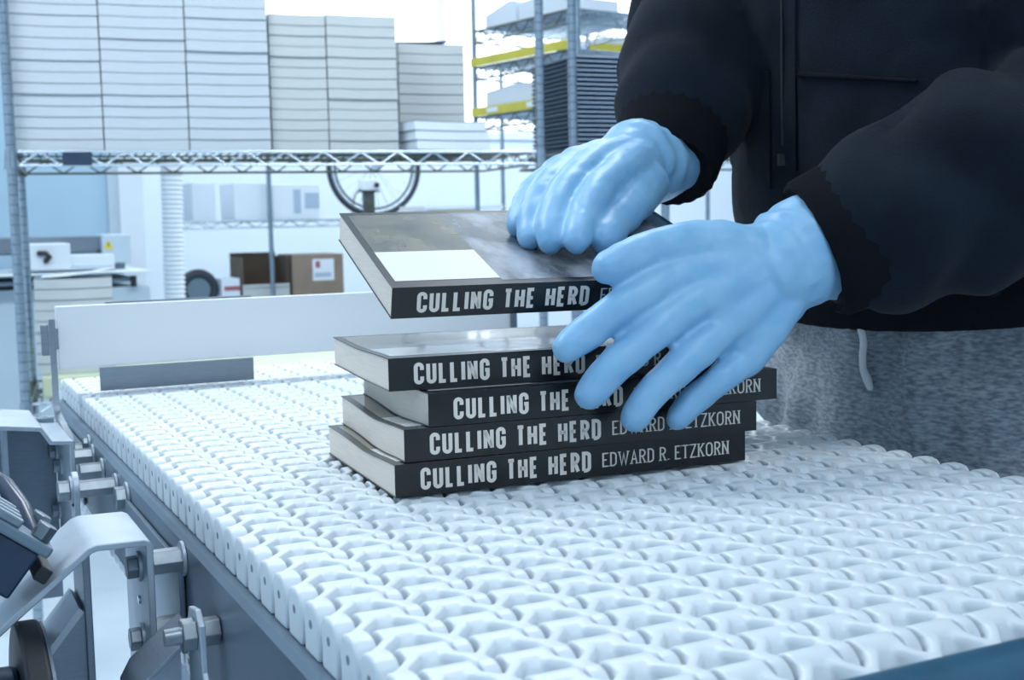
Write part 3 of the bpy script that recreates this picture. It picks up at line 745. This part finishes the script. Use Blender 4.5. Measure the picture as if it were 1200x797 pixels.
rf = [[rm[0], A(698, 228, .790 + dd), A(683, 256, .768 + dd), A(676, 282, .752 + dd)],
      [rm[1], A(666, 220, .800 + dd), A(650, 252, .776 + dd), A(645, 282, .760 + dd)],
      [rm[2], A(640, 222, .812 + dd), A(625, 252, .790 + dd), A(621, 278, .775 + dd)],
      [rm[3], A(624, 224, .830 + dd), A(612, 246, .810 + dd), A(607, 266, .796 + dd)]]
rt = [A(752, 215, .860 + dd), A(741, 236, .828 + dd), A(725, 258, .795 + dd), A(706, 280, .765 + dd)]
hand('glove', A(762, 188, .868), lerp(R_EL, R_WR, 0.92), rm, rf, rt, 'blue glove gripping the tilted book', 0.0315)

# ------------------------------------------------------------------ wire shelving with the book stacks
E1 = Vector((0.9924, -0.1228, 0)); E2 = Vector((0.1228, 0.9924, 0)); SL = Vector((0.0598, 2.2539, 0))
SYAW = math.atan2(E1.y, E1.x)
SZ = Z0 + 0.332                                 # top of the main shelf
def shelf_pt(px, back=0.0): q = hit(px, 178, SL + E2 * back, E2); return (q - SL).dot(E1)      # distance along the shelf front
def S(a, b, z): return SL + E1 * a + E2 * b + Vector((0, 0, z))
def wire_shelf(parent, a0, a1, depth, z, name='shelf', org=S, pitch=0.05, m='chrome', m2='chrome_dark', wr=0.0034, drop=0.034):
    """front and rear trusses, end trusses and a deck of thin wires"""
    def truss(p0, p1, mm):
        d = p1 - p0; n = max(2, int(d.length / pitch)); t_ = MB()
        t_.tube([p0, p1], wr, 8).build(name + '_rail', M[mm], parent, 60)
        lo = Vector((0, 0, -drop)); MB().tube([p0 + lo, p1 + lo], wr * 0.95, 8).build(name + '_rail', M[mm], parent, 60)
        zz = [p0 + d * (k / n) + (Vector((0, 0, 0)) if k % 2 else lo) for k in range(n + 1)]
        z2 = []
        for k in range(n): z2 += [lerp(zz[k], zz[k + 1], 0.08), lerp(zz[k], zz[k + 1], 0.92)]
        MB().tube(z2, wr * 0.7, 6).build(name + '_truss', M[mm], parent, 60)
    truss(org(a0, 0, z), org(a1, 0, z), m); truss(org(a0, depth, z), org(a1, depth, z), m2)
    truss(org(a0, 0.006, z), org(a0, depth - 0.006, z), m2); truss(org(a1, 0.006, z), org(a1, depth - 0.006, z), m2)
    dk = MB(); n = int((a1 - a0) / 0.022)
    for k in range(1, n):
        a = a0 + (a1 - a0) * k / n; dk.tube([org(a, 0, z + 0.002), org(a, depth, z + 0.002)], 0.0023, 5)
    for b in (0.33, 0.66): dk.tube([org(a0, depth * b, z - 0.003), org(a1, depth * b, z - 0.003)], 0.003, 6)
    d_ = dk.build(name + '_wires', M[m2], parent, 60); d_['kind'] = 'stuff'
def post(parent, base, z0, z1, r=0.0127, m='chrome', rings=True):
    p_ = MB()
    k = len(p_.v); pts, rd = [], []
    z = z0
    while z < z1:
        pts += [base + Vector((0, 0, z)), base + Vector((0, 0, min(z + 0.0225, z1))), base + Vector((0, 0, min(z + 0.0235, z1)))]; rd += [r, r, r * 0.90]
        if not rings: break
        z += 0.0245
    if not rings: pts = [base + Vector((0, 0, z0)), base + Vector((0, 0, z1))]; rd = [r, r]
    p_.tube(pts, rd, 14)
    return p_.build('post', M[m], parent, 40)
aP0, aP1, aP2, aP3 = shelf_pt(13), shelf_pt(634), shelf_pt(672), shelf_pt(746)
SD = 0.50
sh = empty('wire_shelf', S(aP0, 0, 0), 'chrome wire shelving unit carrying the tall white book stacks', 'shelf')
wire_shelf(sh, aP0 + 0.014, aP1 - 0.012, SD, SZ, m='silver', wr=0.0038)
z_low = 0.60
wire_shelf(sh, aP0 + 0.014, aP1 - 0.012, SD, z_low)
for a, b, z1 in ((aP0, 0, 2.1), (aP0, SD, 2.1), (aP1, 0, 2.1)):
    po = post(sh, S(a, b, 0), 0.0, z1)
    for zz in (SZ, z_low):
        MB().tube([S(a, b, zz - 0.042), S(a, b, zz + 0.004)], [0.0185, 0.0150], 16).build('collar', M['chrome_dark'] if b else M['chrome'], po, 40)
MB().box((-0.035, -0.006, -0.017), (0.035, -0.003, 0.017), Matrix.Translation(S(shelf_pt(90), 0, SZ - 0.017)) @ Matrix.Rotation(SYAW, 4, 'Z')).build('name_plate', M['navy'], sh, bevel=0.002)
sh2 = empty('wire_shelf', S(aP2, 0, 0), 'chrome wire shelving unit with navy trays, partly behind the worker', 'shelf')
wire_shelf(sh2, aP2 + 0.014, aP2 + 1.2, SD, SZ, m='silver', wr=0.0038)
for a, z1 in ((aP2, 2.1), (aP2 + 1.212, 2.1)):
    po = post(sh2, S(a, 0, 0), 0, z1); MB().tube([S(a, 0, SZ - 0.042), S(a, 0, SZ + 0.004)], [0.0185, 0.0150], 16).build('collar', M['chrome'], po, 40)
post(sh2, S(aP2 + 1.212, SD, 0), 0, 2.1)
post(sh2, S(shelf_pt(750), 0.0, 0), SZ, 2.1)

ORD = ['bottom', 'second', 'third', 'fourth', 'fifth', 'sixth', 'seventh', 'eighth', 'ninth', 'tenth', 'eleventh', 'twelfth', 'thirteenth', 'fourteenth', 'fifteenth', 'sixteenth']
def plain_book_meshes(wd, dp, th, m, cv=0.0011):
    """a trimmed paperback seen from its page edge: page block and thin cover, local origin at the front left bottom"""
    nb = 8; pg = MB(); cvm = MB()
    def sag(x): return -0.0013 * math.sin(math.pi * x)
    def slab(mb, z0, z1, ins):
        rings = []
        for k in range(nb + 1):
            x = k / nb; X = ins + (wd - 2 * ins) * x; s_ = sag(x)
            rings.append([(X, ins, z0 + s_), (X, dp - ins, z0), (X, dp - ins, z1), (X, ins, z1 + s_)])
        mb.loft(rings)
    slab(pg, cv, th - cv, 0.0008)
    pm = pg.mesh('page_block'); pm.materials.append(M[m])
    # cover: bottom sheet, back spine, top sheet as one piece
    rings = []
    for k in range(nb + 1):
        x = k / nb; X = wd * x; s_ = sag(x)
        rings.append([(X, 0, s_), (X, dp + cv, 0), (X, dp + cv, th), (X, 0, th + s_), (X, 0, th - cv + s_), (X, dp, th - cv), (X, dp, cv), (X, 0, cv + s_)])
    k8 = 8
    for r_ in rings: cvm.v += [Vector(p) for p in r_]
    for i in range(nb):
        for j in range(k8): cvm.f.append((i * k8 + j, i * k8 + (j + 1) % k8, (i + 1) * k8 + (j + 1) % k8, (i + 1) * k8 + j))
    for b in (0, nb * k8):
        for q in ((0, 7, 6, 1), (1, 6, 5, 2), (2, 5, 4, 3)): cvm.f.append(tuple(b + i for i in q))
    cm = cvm.mesh('cover'); cm.materials.append(M['slate'])
    return cm, pm
def shelf_stack(px0, px1, n, th, dp, desc, group, front=0.03, z=None, m='paper', jit=0.004, tilt_top=0, org=S, cv=0.0008, ends='', skew=0.0):
    a0, a1 = shelf_pt(px0, front), shelf_pt(px1, front)
    sc_ = 1.0
    wd = a1 - a0
    a0 += 0.0
    cm, pm = plain_book_meshes(wd - 0.0008, dp, th - 0.0004, m, cv)
    cm2, pm2 = plain_book_meshes(wd - 0.0013, dp, th - 0.0004, m, cv * 0.4)
    zz = (SZ + 0.0056) if z is None else z
    for k in range(n):
        nm = 'topmost' if k == n - 1 else (ORD[k] if k == 0 else ORD[k] + ' from the bottom')
        o = empty('paperback_book', S(a0 + random.uniform(0, 0.0005) + skew * k, front + random.uniform(0, jit), zz + k * th), f'white-edged paperback, {nm} of {desc}', 'book', group)
        o.rotation_euler = (0, 0, SYAW + R(random.uniform(-0.12, 0.0)))
        if k == n - 1 and tilt_top: o.rotation_euler[1] = R(tilt_top)
        v_ = random.random() < 0.35
        linkmesh('cover', cm if v_ else cm2, o); linkmesh('page_block', pm if v_ else pm2, o)
shelf_stack(17, 122.7, 15, 0.0280, 0.14, 'the leftmost tall shelf stack', 'books in the leftmost tall stack')
shelf_stack(123, 222.7, 15, 0.0282, 0.14, 'the second tall shelf stack from the left', 'books in the second tall stack')
shelf_stack(223, 319, 15, 0.0284, 0.14, 'the third tall shelf stack from the left', 'books in the third tall stack')
shelf_stack(320, 386.6, 13, 0.0278, 0.216, 'the narrow fourth shelf stack', 'books in the narrow stack', 0.05, m='paper_warm')
shelf_stack(387, 468.5, 13, 0.0280, 0.216, 'the fifth shelf stack, beside the narrow one', 'books in the fifth stack', 0.05, m='paper_warm')
shelf_stack(470, 547, 11, 0.0286, 0.216, 'the shorter sixth shelf stack', 'books in the sixth stack', 0.19, m='paper_warm', tilt_top=0)
# three books lying in front, turned so that their spines show
b0 = S(shelf_pt(489), 0.0, SZ + 0.0056)
cm, pm = plain_book_meshes(0.226, 0.15, 0.0265, 'carton', 0.0012)
for k in range(3):
    o = empty('paperback_book', b0 + Vector((0, -0.006 * k * 0, 0.0268 * k)) + E1 * (-0.003 * k), f'white-edged paperback, {("bottom", "middle", "top")[k]} of the low three-book pile before the sixth stack', 'book', 'low pile of three books')
    o.rotation_euler = (0, 0, SYAW + R(8 + 1.5 * k)); linkmesh('cover', cm, o); linkmesh('page_block', pm, o)
# lower shelf: stack with a lifted top sheet on a pale green board
gb_ = MB().box((0, 0, 0), (1.12, 0.40, 0.055), Matrix.Translation(S(shelf_pt(34, 0.05), 0.05, z_low + 0.006)) @ Matrix.Rotation(SYAW, 4, 'Z')).build('display_board', M['palegreen'], None, bevel=0.004, origin=S(shelf_pt(34, 0.05), 0.05, z_low + 0.006))
tag(gb_, 'pale yellow-green carton lying on the lower wire shelf', 'carton')
shelf_stack(30, 124, 9, 0.0278, 0.15, 'the stack on the lower shelf beside the post', 'books on the lower shelf', 0.10, z=z_low + 0.0625, m='paper_warm')
zt_ = z_low + 0.0625 + 9 * 0.0278
a_ = shelf_pt(38)
ls = MB().sheet([(0.0, 0.001), (0.06, 0.004), (0.13, 0.012), (0.185, 0.022)], 0.0015, lambda p, a: S(a_ + p[0], a, zt_ + p[1]), 0.105, 0.24)
tag(ls.build('paper_sheet', M['carton'], None, 60, origin=S(a_, 0.1, zt_)), 'loose white sheets curling up on the lower shelf stack', 'paper')
# dark sheet on the sixth stack
z6 = SZ + 0.0056 + 11 * 0.0286
a6 = shelf_pt(469, 0.2)
ds_ = MB().sheet([(0, 0.002), (0.09, 0.004), (0.155, 0.010)], 0.0022, lambda p, a: S(a6 + p[0], a, z6 + p[1]), 0.2, 0.38)
tag(ds_.build('book_cover_sheet', M['slate'], None, 60, origin=S(a6, 0.2, z6)), 'dark loose cover lying on the shorter sixth stack', 'cover')

# navy trays stacked on the right-hand unit
a_t = shelf_pt(684)
def tray_mesh():
    t = MB(); wd, dp, th = 0.40, 0.32, 0.0118
    t.loft([[(0.006, 0.006, 0), (wd - 0.006, 0.006, 0), (wd - 0.006, dp - 0.006, 0), (0.006, dp - 0.006, 0)], [(0, 0, th * 0.35), (wd, 0, th * 0.35), (wd, dp, th * 0.35), (0, dp, th * 0.35)],
            [(0, 0, th * 0.7), (wd, 0, th * 0.7), (wd, dp, th * 0.7), (0, dp, th * 0.7)], [(0.005, 0.005, th), (wd - 0.005, 0.005, th), (wd - 0.005, dp - 0.005, th), (0.005, dp - 0.005, th)]])
    me = t.mesh('tray'); me.materials.append(M['navy']); return me
tm_ = tray_mesh()
rim = MB().box((-0.0012, -0.0014, 0.0048), (0.4012, 0.0, 0.0076)).mesh('rim'); rim.materials.append(M['bluegrey'])
for k in range(21):
    nm = 'topmost' if k == 20 else ('bottom' if k == 0 else f'{k + 1}th from the bottom' if k > 2 else ('second', 'third')[k - 1] + ' from the bottom')
    o = bpy.data.objects.new('plastic_tray', tm_); COL.objects.link(o)
    o.location = S(a_t + random.uniform(-0.002, 0.002), 0.04 + random.uniform(-0.002, 0.002), SZ + 0.0056 + k * 0.0132); o.rotation_euler = (0, 0, SYAW + R(4))
    tag(o, f'navy plastic tray, {nm} in the stack behind the arm', 'tray', 'navy trays on the shelf')
    linkmesh('tray_lip', rim, o)

# ------------------------------------------------------------------ far shelving under and beyond
FY = 5.2
def FP(px, py, y=FY): return hit(px, py, (0, y, 0), (0, 1, 0))
def pxbox(px0, py0, px1, py1, y, depth, m, name, parent=None, bevel=0.003, z0=None, label=None, cat=None, group=None, kind=None):
    """a box whose front face stands in the plane y and covers the measured spot"""
    a = FP(px0, py1, y); b = FP(px1, py0, y)
    lo = Vector((a.x, y, a.z if z0 is None else z0)); hi = Vector((b.x, y + depth, b.z))
    o = MB().box(lo, hi).build(name, M[m], parent, bevel=bevel, origin=None if parent else Vector(((lo.x + hi.x) / 2, y, lo.z)))
    if label: tag(o, label, cat, group, kind)
    return o
FZ = FP(300, 259).z
def SF(a, b, z): return Vector((a, FY + b, z))
xa, xb, xc = FP(222, 259).x, FP(316, 259).x, FP(557, 259).x
fs = empty('wire_shelf', (xb, FY, 0), 'far wire shelving unit with white cartons and a spoked wheel', 'shelf')
wire_shelf(fs, xa - 0.03, xc + 0.4, 0.45, FZ, org=SF, pitch=0.06, m='chrome', m2='chrome')
wire_shelf(fs, xa - 0.03, xc + 0.4, 0.45, 0.60, org=SF, pitch=0.06, m='chrome', m2='chrome')
for x in (xb, xc + 0.4): post(fs, Vector((x, FY - 0.012, 0)), 0, 1.95, 0.0127, 'chrome', False)
for x in (xa - 0.03, xc + 0.4): post(fs, Vector((x, FY + 0.46, 0)), 0, 1.95, 0.0127, 'chrome', False)
zb_ = FZ + 0.0065
pxbox(226, 214, 252, 257, FY + 0.03, 0.30, 'carton', 'carton_box', z0=zb_, label='small white carton at the left end of the far wire shelf', cat='box', group='white cartons on the far shelf')
pxbox(275, 214, 312, 257, FY + 0.03, 0.30, 'carton', 'carton_box', z0=zb_, label='plain white carton just left of the far shelf post', cat='box', group='white cartons on the far shelf')
cb3 = pxbox(320, 216, 374, 257, FY + 0.03, 0.30, 'carton', 'carton_box', z0=zb_, label='white carton with a blue-grey printed label beside the far post', cat='box', group='white cartons on the far shelf')
pxbox(345, 222, 352, 250, FY + 0.0275, 0.002, 'bluegrey', 'printed_label', cb3, 0)
pxbox(358, 226, 374, 244, FY + 0.0275, 0.002, 'bluegrey', 'printed_label', cb3, 0)
# spoked wheel on the far shelf
wr_ = 0.275; wc = Vector((FP(440, 200, FY + 0.2).x, FY + 0.22, FZ + 0.006 + wr_))
wheel = empty('spoked_wheel', (wc.x, wc.y, wc.z - wr_), 'spoked wheel with a thin black tyre standing on the far shelf', 'wheel')
def torus(mb, c, r0, r1, n=56, m_=10):
    k = len(mb.v)
    for i in range(n):
        a = 2 * math.pi * i / n; d = Vector((math.cos(a), 0, math.sin(a)))
        for j in range(m_):
            b = 2 * math.pi * j / m_; mb.v.append(c + d * (r0 + r1 * math.cos(b)) + Vector((0, r1 * math.sin(b), 0)))
    for i in range(n):
        for j in range(m_):
            mb.f.append((k + i * m_ + j, k + ((i + 1) % n) * m_ + j, k + ((i + 1) % n) * m_ + (j + 1) % m_, k + i * m_ + (j + 1) % m_))
    return mb
torus(MB(), wc, wr_ - 0.013, 0.013).build('tyre', M['tyre'], wheel, 170)
torus(MB(), wc, wr_ - 0.032, 0.007).build('rim', M['silver'], wheel, 170)
torus(MB(), wc, wr_ - 0.050, 0.006).build('push_ring', M['tyre'], wheel, 170)
hub = MB().tube([wc - Vector((0, 0.04, 0)), wc + Vector((0, 0.04, 0))], 0.028, 20).build('hub', M['silver'], wheel, 40)
for k in range(24):
    a = 2 * math.pi * k / 24; d = Vector((math.cos(a), 0, math.sin(a))); d2 = Vector((math.cos(a + 0.35), 0, math.sin(a + 0.35)))
    MB().tube([wc + d * 0.026 + Vector((0, 0.025 * (-1) ** k, 0)), wc + d2 * (wr_ - 0.034)], 0.0016, 5).build('spoke', M['silver'], wheel)
# small white charger with a cable in front of the wheel
q = FP(434, 217, FY + 0.05)
chg = empty('charger_box', (q.x, q.y, zb_), 'small white electrical box with black knob before the spoked wheel', 'charger')
MB().box((q.x - 0.05, q.y, q.z - 0.028), (q.x + 0.05, q.y + 0.06, q.z + 0.03)).build('case', M['carton'], chg, bevel=0.004)
MB().box((q.x - 0.053, q.y - 0.003, q.z - 0.036), (q.x + 0.053, q.y + 0.063, q.z - 0.028)).build('base', M['black'], chg)
MB().box((q.x - 0.03, q.y + 0.02, zb_), (q.x + 0.03, q.y + 0.05, q.z - 0.036)).build('stand', M['chrome_dark'], chg)
MB().tube([(q.x + 0.033, q.y - 0.018, q.z), (q.x + 0.033, q.y, q.z)], 0.013, 14).build('knob', M['black'], chg, 40)
MB().tube([(q.x - 0.05, q.y + 0.02, q.z - 0.02), (q.x - 0.085, q.y, q.z - 0.05), (q.x - 0.105, q.y - 0.005, q.z - 0.10), (q.x - 0.105, q.y, zb_ + 0.006)], 0.004, 8).build('cable', M['black'], chg, 60)
# boxes on the lower far shelf
zl = 0.607
def open_box(px0, py0, px1, py1, y, dp, name, label, m_out, m_in, group):
    a = FP(px0, py1, y); b = FP(px1, py0, y); r_ = empty(name, ((a.x + b.x) / 2, y, zl), label, 'box', group)
    t = 0.006; x0, x1, zt = a.x, b.x, b.z
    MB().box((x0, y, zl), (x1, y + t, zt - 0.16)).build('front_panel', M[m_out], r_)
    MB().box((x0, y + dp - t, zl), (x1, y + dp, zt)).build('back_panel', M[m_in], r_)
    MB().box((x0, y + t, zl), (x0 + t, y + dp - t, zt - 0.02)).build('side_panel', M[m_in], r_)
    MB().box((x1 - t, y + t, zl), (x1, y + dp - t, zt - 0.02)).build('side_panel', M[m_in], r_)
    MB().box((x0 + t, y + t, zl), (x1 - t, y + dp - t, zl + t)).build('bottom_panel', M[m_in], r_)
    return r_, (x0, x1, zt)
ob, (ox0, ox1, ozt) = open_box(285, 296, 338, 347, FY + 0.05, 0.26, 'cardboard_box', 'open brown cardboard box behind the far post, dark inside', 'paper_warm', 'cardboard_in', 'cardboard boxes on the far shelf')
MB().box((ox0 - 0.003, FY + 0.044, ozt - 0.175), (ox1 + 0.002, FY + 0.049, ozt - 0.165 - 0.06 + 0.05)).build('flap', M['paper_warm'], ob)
cb_ = pxbox(344, 297, 402, 350, FY + 0.03, 0.28, 'cardboard', 'cardboard_box', z0=zl, label='closed brown cardboard box with a white shipping label', cat='box', group='cardboard boxes on the far shelf')
sl = pxbox(367, 303, 391, 329, FY + 0.0275, 0.002, 'carton', 'shipping_label', cb_, 0)
pxbox(369, 319, 388, 325, FY + 0.0265, 0.001, 'bluegrey', 'label_print', sl, 0)
pxbox(370, 306, 375, 314, FY + 0.0265, 0.001, 'red', 'label_print', sl, 0)
sb = pxbox(260, 326, 281, 350, FY + 0.06, 0.18, 'carton', 'small_carton', z0=zl, label='little white carton with red print beside the open brown box', cat='box')
pxbox(263, 335, 282, 341, FY + 0.0585, 0.001, 'red', 'label_print', sb, 0)
bc = FP(233, 352, FY + 0.1); bc.z = zl
cs = empty('cable_reel', bc, 'black round reel lying below the white hose', 'reel')
rc = bc + Vector((0, 0, 0.105))
torus(MB(), rc, 0.080, 0.025).build('ring', M['tyre'], cs, 170)
MB().tube([rc - Vector((0, 0.012, 0)), rc + Vector((0, 0.012, 0))], 0.07, 24).build('hub', M['machdark'], cs, 40)
# cartons behind the held book
pc_ = pxbox(486, 247, 545, 300, FY - 0.6, 0.3, 'cardboard_in', 'cardboard_box', z0=0.0, label='tall dark brown carton standing behind the tilted book', cat='box')
pxbox(505, 246, 556, 253, FY - 0.604, 0.003, 'yellow', 'yellow_tape', pc_, 0)
lid_ = pxbox(498, 240, 590, 246, FY - 0.62, 0.34, 'carton', 'lid', pc_, 0.001)
pc2 = pxbox(548, 250, 598, 300, FY - 0.6, 0.3, 'palegreen', 'carton_box', z0=0.0, label='pale grey-green carton standing right of the dark brown carton', cat='box')

# ------------------------------------------------------------------ white corrugated hose
hx = FP(204, 300, 4.6); hp, hrad = [], []
z = 0.05; top_x = FP(207, 200, 4.6).x
k = 0
while z < 2.4:
    xx = hx.x + (z - hx.z) * 0.03 + 0.004 * math.sin(z * 4)
    hp += [Vector((xx, 4.6, z)), Vector((xx, 4.6, z + 0.0105))]; hrad += [0.050, 0.041]; z += 0.021
hs = MB().tube(hp, hrad, 24).build('air_hose', M['hose'], None, 60, origin=(hx.x, 4.6, 0))
tag(hs, 'white corrugated air hose hanging beside the cutting machine', 'hose')

# ------------------------------------------------------------------ cutting machine at the left
MY = 3.7
def mp(px, py, y=MY): return FP(px, py, y)
zt = mp(60, 318).z
mc_ = empty('cutting_machine', (mp(70, 318).x, MY + 0.3, 0), 'blue-grey paper cutting machine with a steel table at the left', 'machine')
def mbx(px0, py0, px1, py1, y, dp, m, name, bevel=0.003, parent=None): return pxbox(px0, py0, px1, py1, y, dp, m, name, parent or mc_, bevel)
mbx(-60, 318, 178, 325, MY - 0.02, 0.62, 'machlight', 'table_top')
mbx(-60, 325, 160, 338, MY + 0.02, 0.5, 'machdark', 'table_apron')
tcab = mbx(120, 335, 176, 470, MY + 0.03, 0.45, 'mach', 'cabinet')
mbx(154, 323, 160, 336, MY + 0.0, 0.02, 'black', 'latch', 0.001, tcab)
mbx(-60, 338, 60, 620, MY + 0.10, 0.4, 'mach', 'base_cabinet')
mbx(-60, 276, 121, 298, MY + 0.25, 0.1, 'steel', 'clamp_beam')
mbx(-60, 296, 121, 299, MY + 0.24, 0.02, 'black', 'blade_gap', 0)
hs_ = mbx(121, 274, 153, 309, MY + 0.20, 0.18, 'mach', 'side_housing', 0.006)
wt = [mp(121.5, 292, MY + 0.197), mp(132.5, 292, MY + 0.197), mp(127, 281, MY + 0.197)]
tri = MB().prism(wt, (0, 0.002, 0)).build('warning_triangle', M['yellowsign'], hs_)
MB().box(mp(126.6, 289, MY + 0.195), mp(127.6, 284.5, MY + 0.196)).build('warning_mark', M['black'], tri)
hbx = mbx(36, 285, 82, 317, MY + 0.05, 0.2, 'carton', 'control_box', 0.004)
ph = [mp(46, 297, MY + 0.045), mp(54, 297, MY + 0.03), mp(58, 301, MY + 0.03), mp(54, 306, MY + 0.04)]
MB().tube(ph, 0.010, 10, True).build('handle', M['black'], hbx, 60)
mbx(83, 298, 134, 313, MY + 0.08, 0.2, 'carton', 'paper_tray', 0.003)
mbx(134, 295, 146, 318, MY + 0.22, 0.1, 'machdark', 'spindle_guard')
# blue partition and grey post behind the machine
pn = pxbox(-80, -10, 140, 500, 4.45, 0.05, 'wallblue', 'partition_panel', z0=0.0, label='plain blue partition panel behind the cutting machine', cat='partition')
pp = pxbox(140, -10, 153, 500, 4.43, 0.08, 'mach', 'partition_post', pn, z0=0.0)
pxbox(153, -10, 157, 500, 4.42, 0.10, 'carton', 'trim_strip', pn, z0=0.0)

# ------------------------------------------------------------------ shelves with yellow strips, upper right background
def yellow_unit(P0, P1, label, depth, levels):
    C0, C1 = Vector((P0.x, P0.y, 0)), Vector((P1.x, P1.y, 0))
    G1 = (C1 - C0).normalized(); G2 = Vector((-G1.y, G1.x, 0)); GL = (C1 - C0).length
    def SG(a, b, z): return C0 + G1 * a + G2 * b + Vector((0, 0, z))
    def along(px): return (hit(px, 100, C0, G2) - C0).dot(G1)
    u = empty('wire_shelf', C0, label, 'shelf')
    for i_, zz in enumerate(levels):
        wire_shelf(u, 0.014, GL - 0.014, depth, zz, org=SG, pitch=0.05, m='chrome_dark', m2='chrome', wr=0.004, drop=0.045)
        if i_ < 2:
            st = MB().loft([[SG(a, -0.012, zz + 0.004), SG(a, -0.006, zz + 0.004), SG(a, -0.006, zz + 0.036), SG(a, -0.012, zz + 0.036)] for a in (0, GL)]).build('label_strip', M['yellow'], u)
            if i_ == 0:
                for a in (GL * 0.22, GL * 0.62):
                    MB().loft([[SG(q, -0.0135, zz + 0.012), SG(q, -0.0122, zz + 0.012), SG(q, -0.0122, zz + 0.030), SG(q, -0.0135, zz + 0.030)] for q in (a - 0.035, a + 0.035)]).build('price_label', M['carton'], st)
    for a, b in ((0, 0.006), (GL, 0.006), (GL, depth)): post(u, SG(a, b, 0), 0, 2.3, 0.0100, 'chrome', False)
    return SG, along
zz0 = at(600, 100, 4.55)
def yz(py): return at(600, py, 4.55).z
zA, zB_, zC = yz(132), yz(72), yz(28)
SG, aq = yellow_unit(at(555, 100, 4.75), at(676, 100, 4.25), 'bright wire shelving with yellow label strips, left of the chrome posts', 0.42, (zA, zB_, zC))
yA, yB = at(705, 122, 5.15).z, at(705, 62, 5.15).z
SG2, aq2 = yellow_unit(at(690, 100, 5.1), at(830, 100, 5.5), 'bright wire shelving with yellow label strips, right of the chrome posts', 0.3, (yA, yB, at(705, 16, 5.15).z))
def paper_pile(SG, a0, a1, z, h, label, peak=0.5, dp=0.22, m='carton', rise=0.03):
    nb = 10; rings = []
    for k in range(nb + 1):
        t = k / nb; s_ = rise * max(0, 1 - abs(t - peak) / max(peak, 1 - peak))
        a = a0 + (a1 - a0) * t
        rings.append([SG(a, 0.03, z + 0.006), SG(a, 0.03 + dp, z + 0.006), SG(a, 0.03 + dp, z + 0.006 + h + s_), SG(a, 0.03, z + 0.006 + h + s_ * 0.7)])
    tag(MB().loft(rings).build('paper_pile', M[m], None, 30, origin=SG((a0 + a1) / 2, 0.15, z)), label, 'paper', 'paper piles on the yellow-stripped shelves')
paper_pile(SG, aq(562), aq(640), zA, 0.085, 'white paper pile on the lower yellow-stripped shelf, left of the posts', 0.45)
paper_pile(SG2, aq2(702), aq2(760), yA, 0.075, 'white paper pile on the lower yellow-stripped shelf, behind the navy trays', 0.4)
paper_pile(SG2, aq2(705), aq2(790), yB, 0.055, 'white paper pile on the upper yellow-stripped shelf near the arm', 0.6)
paper_pile(SG, aq(563), aq(598), zC, 0.05, 'white paper pile at the left of the top bright shelf', 0.8, rise=0.05)
paper_pile(SG, aq(602), aq(662), zC, 0.045, 'wide white paper pile on the top bright shelf', 0.3, rise=0.04)
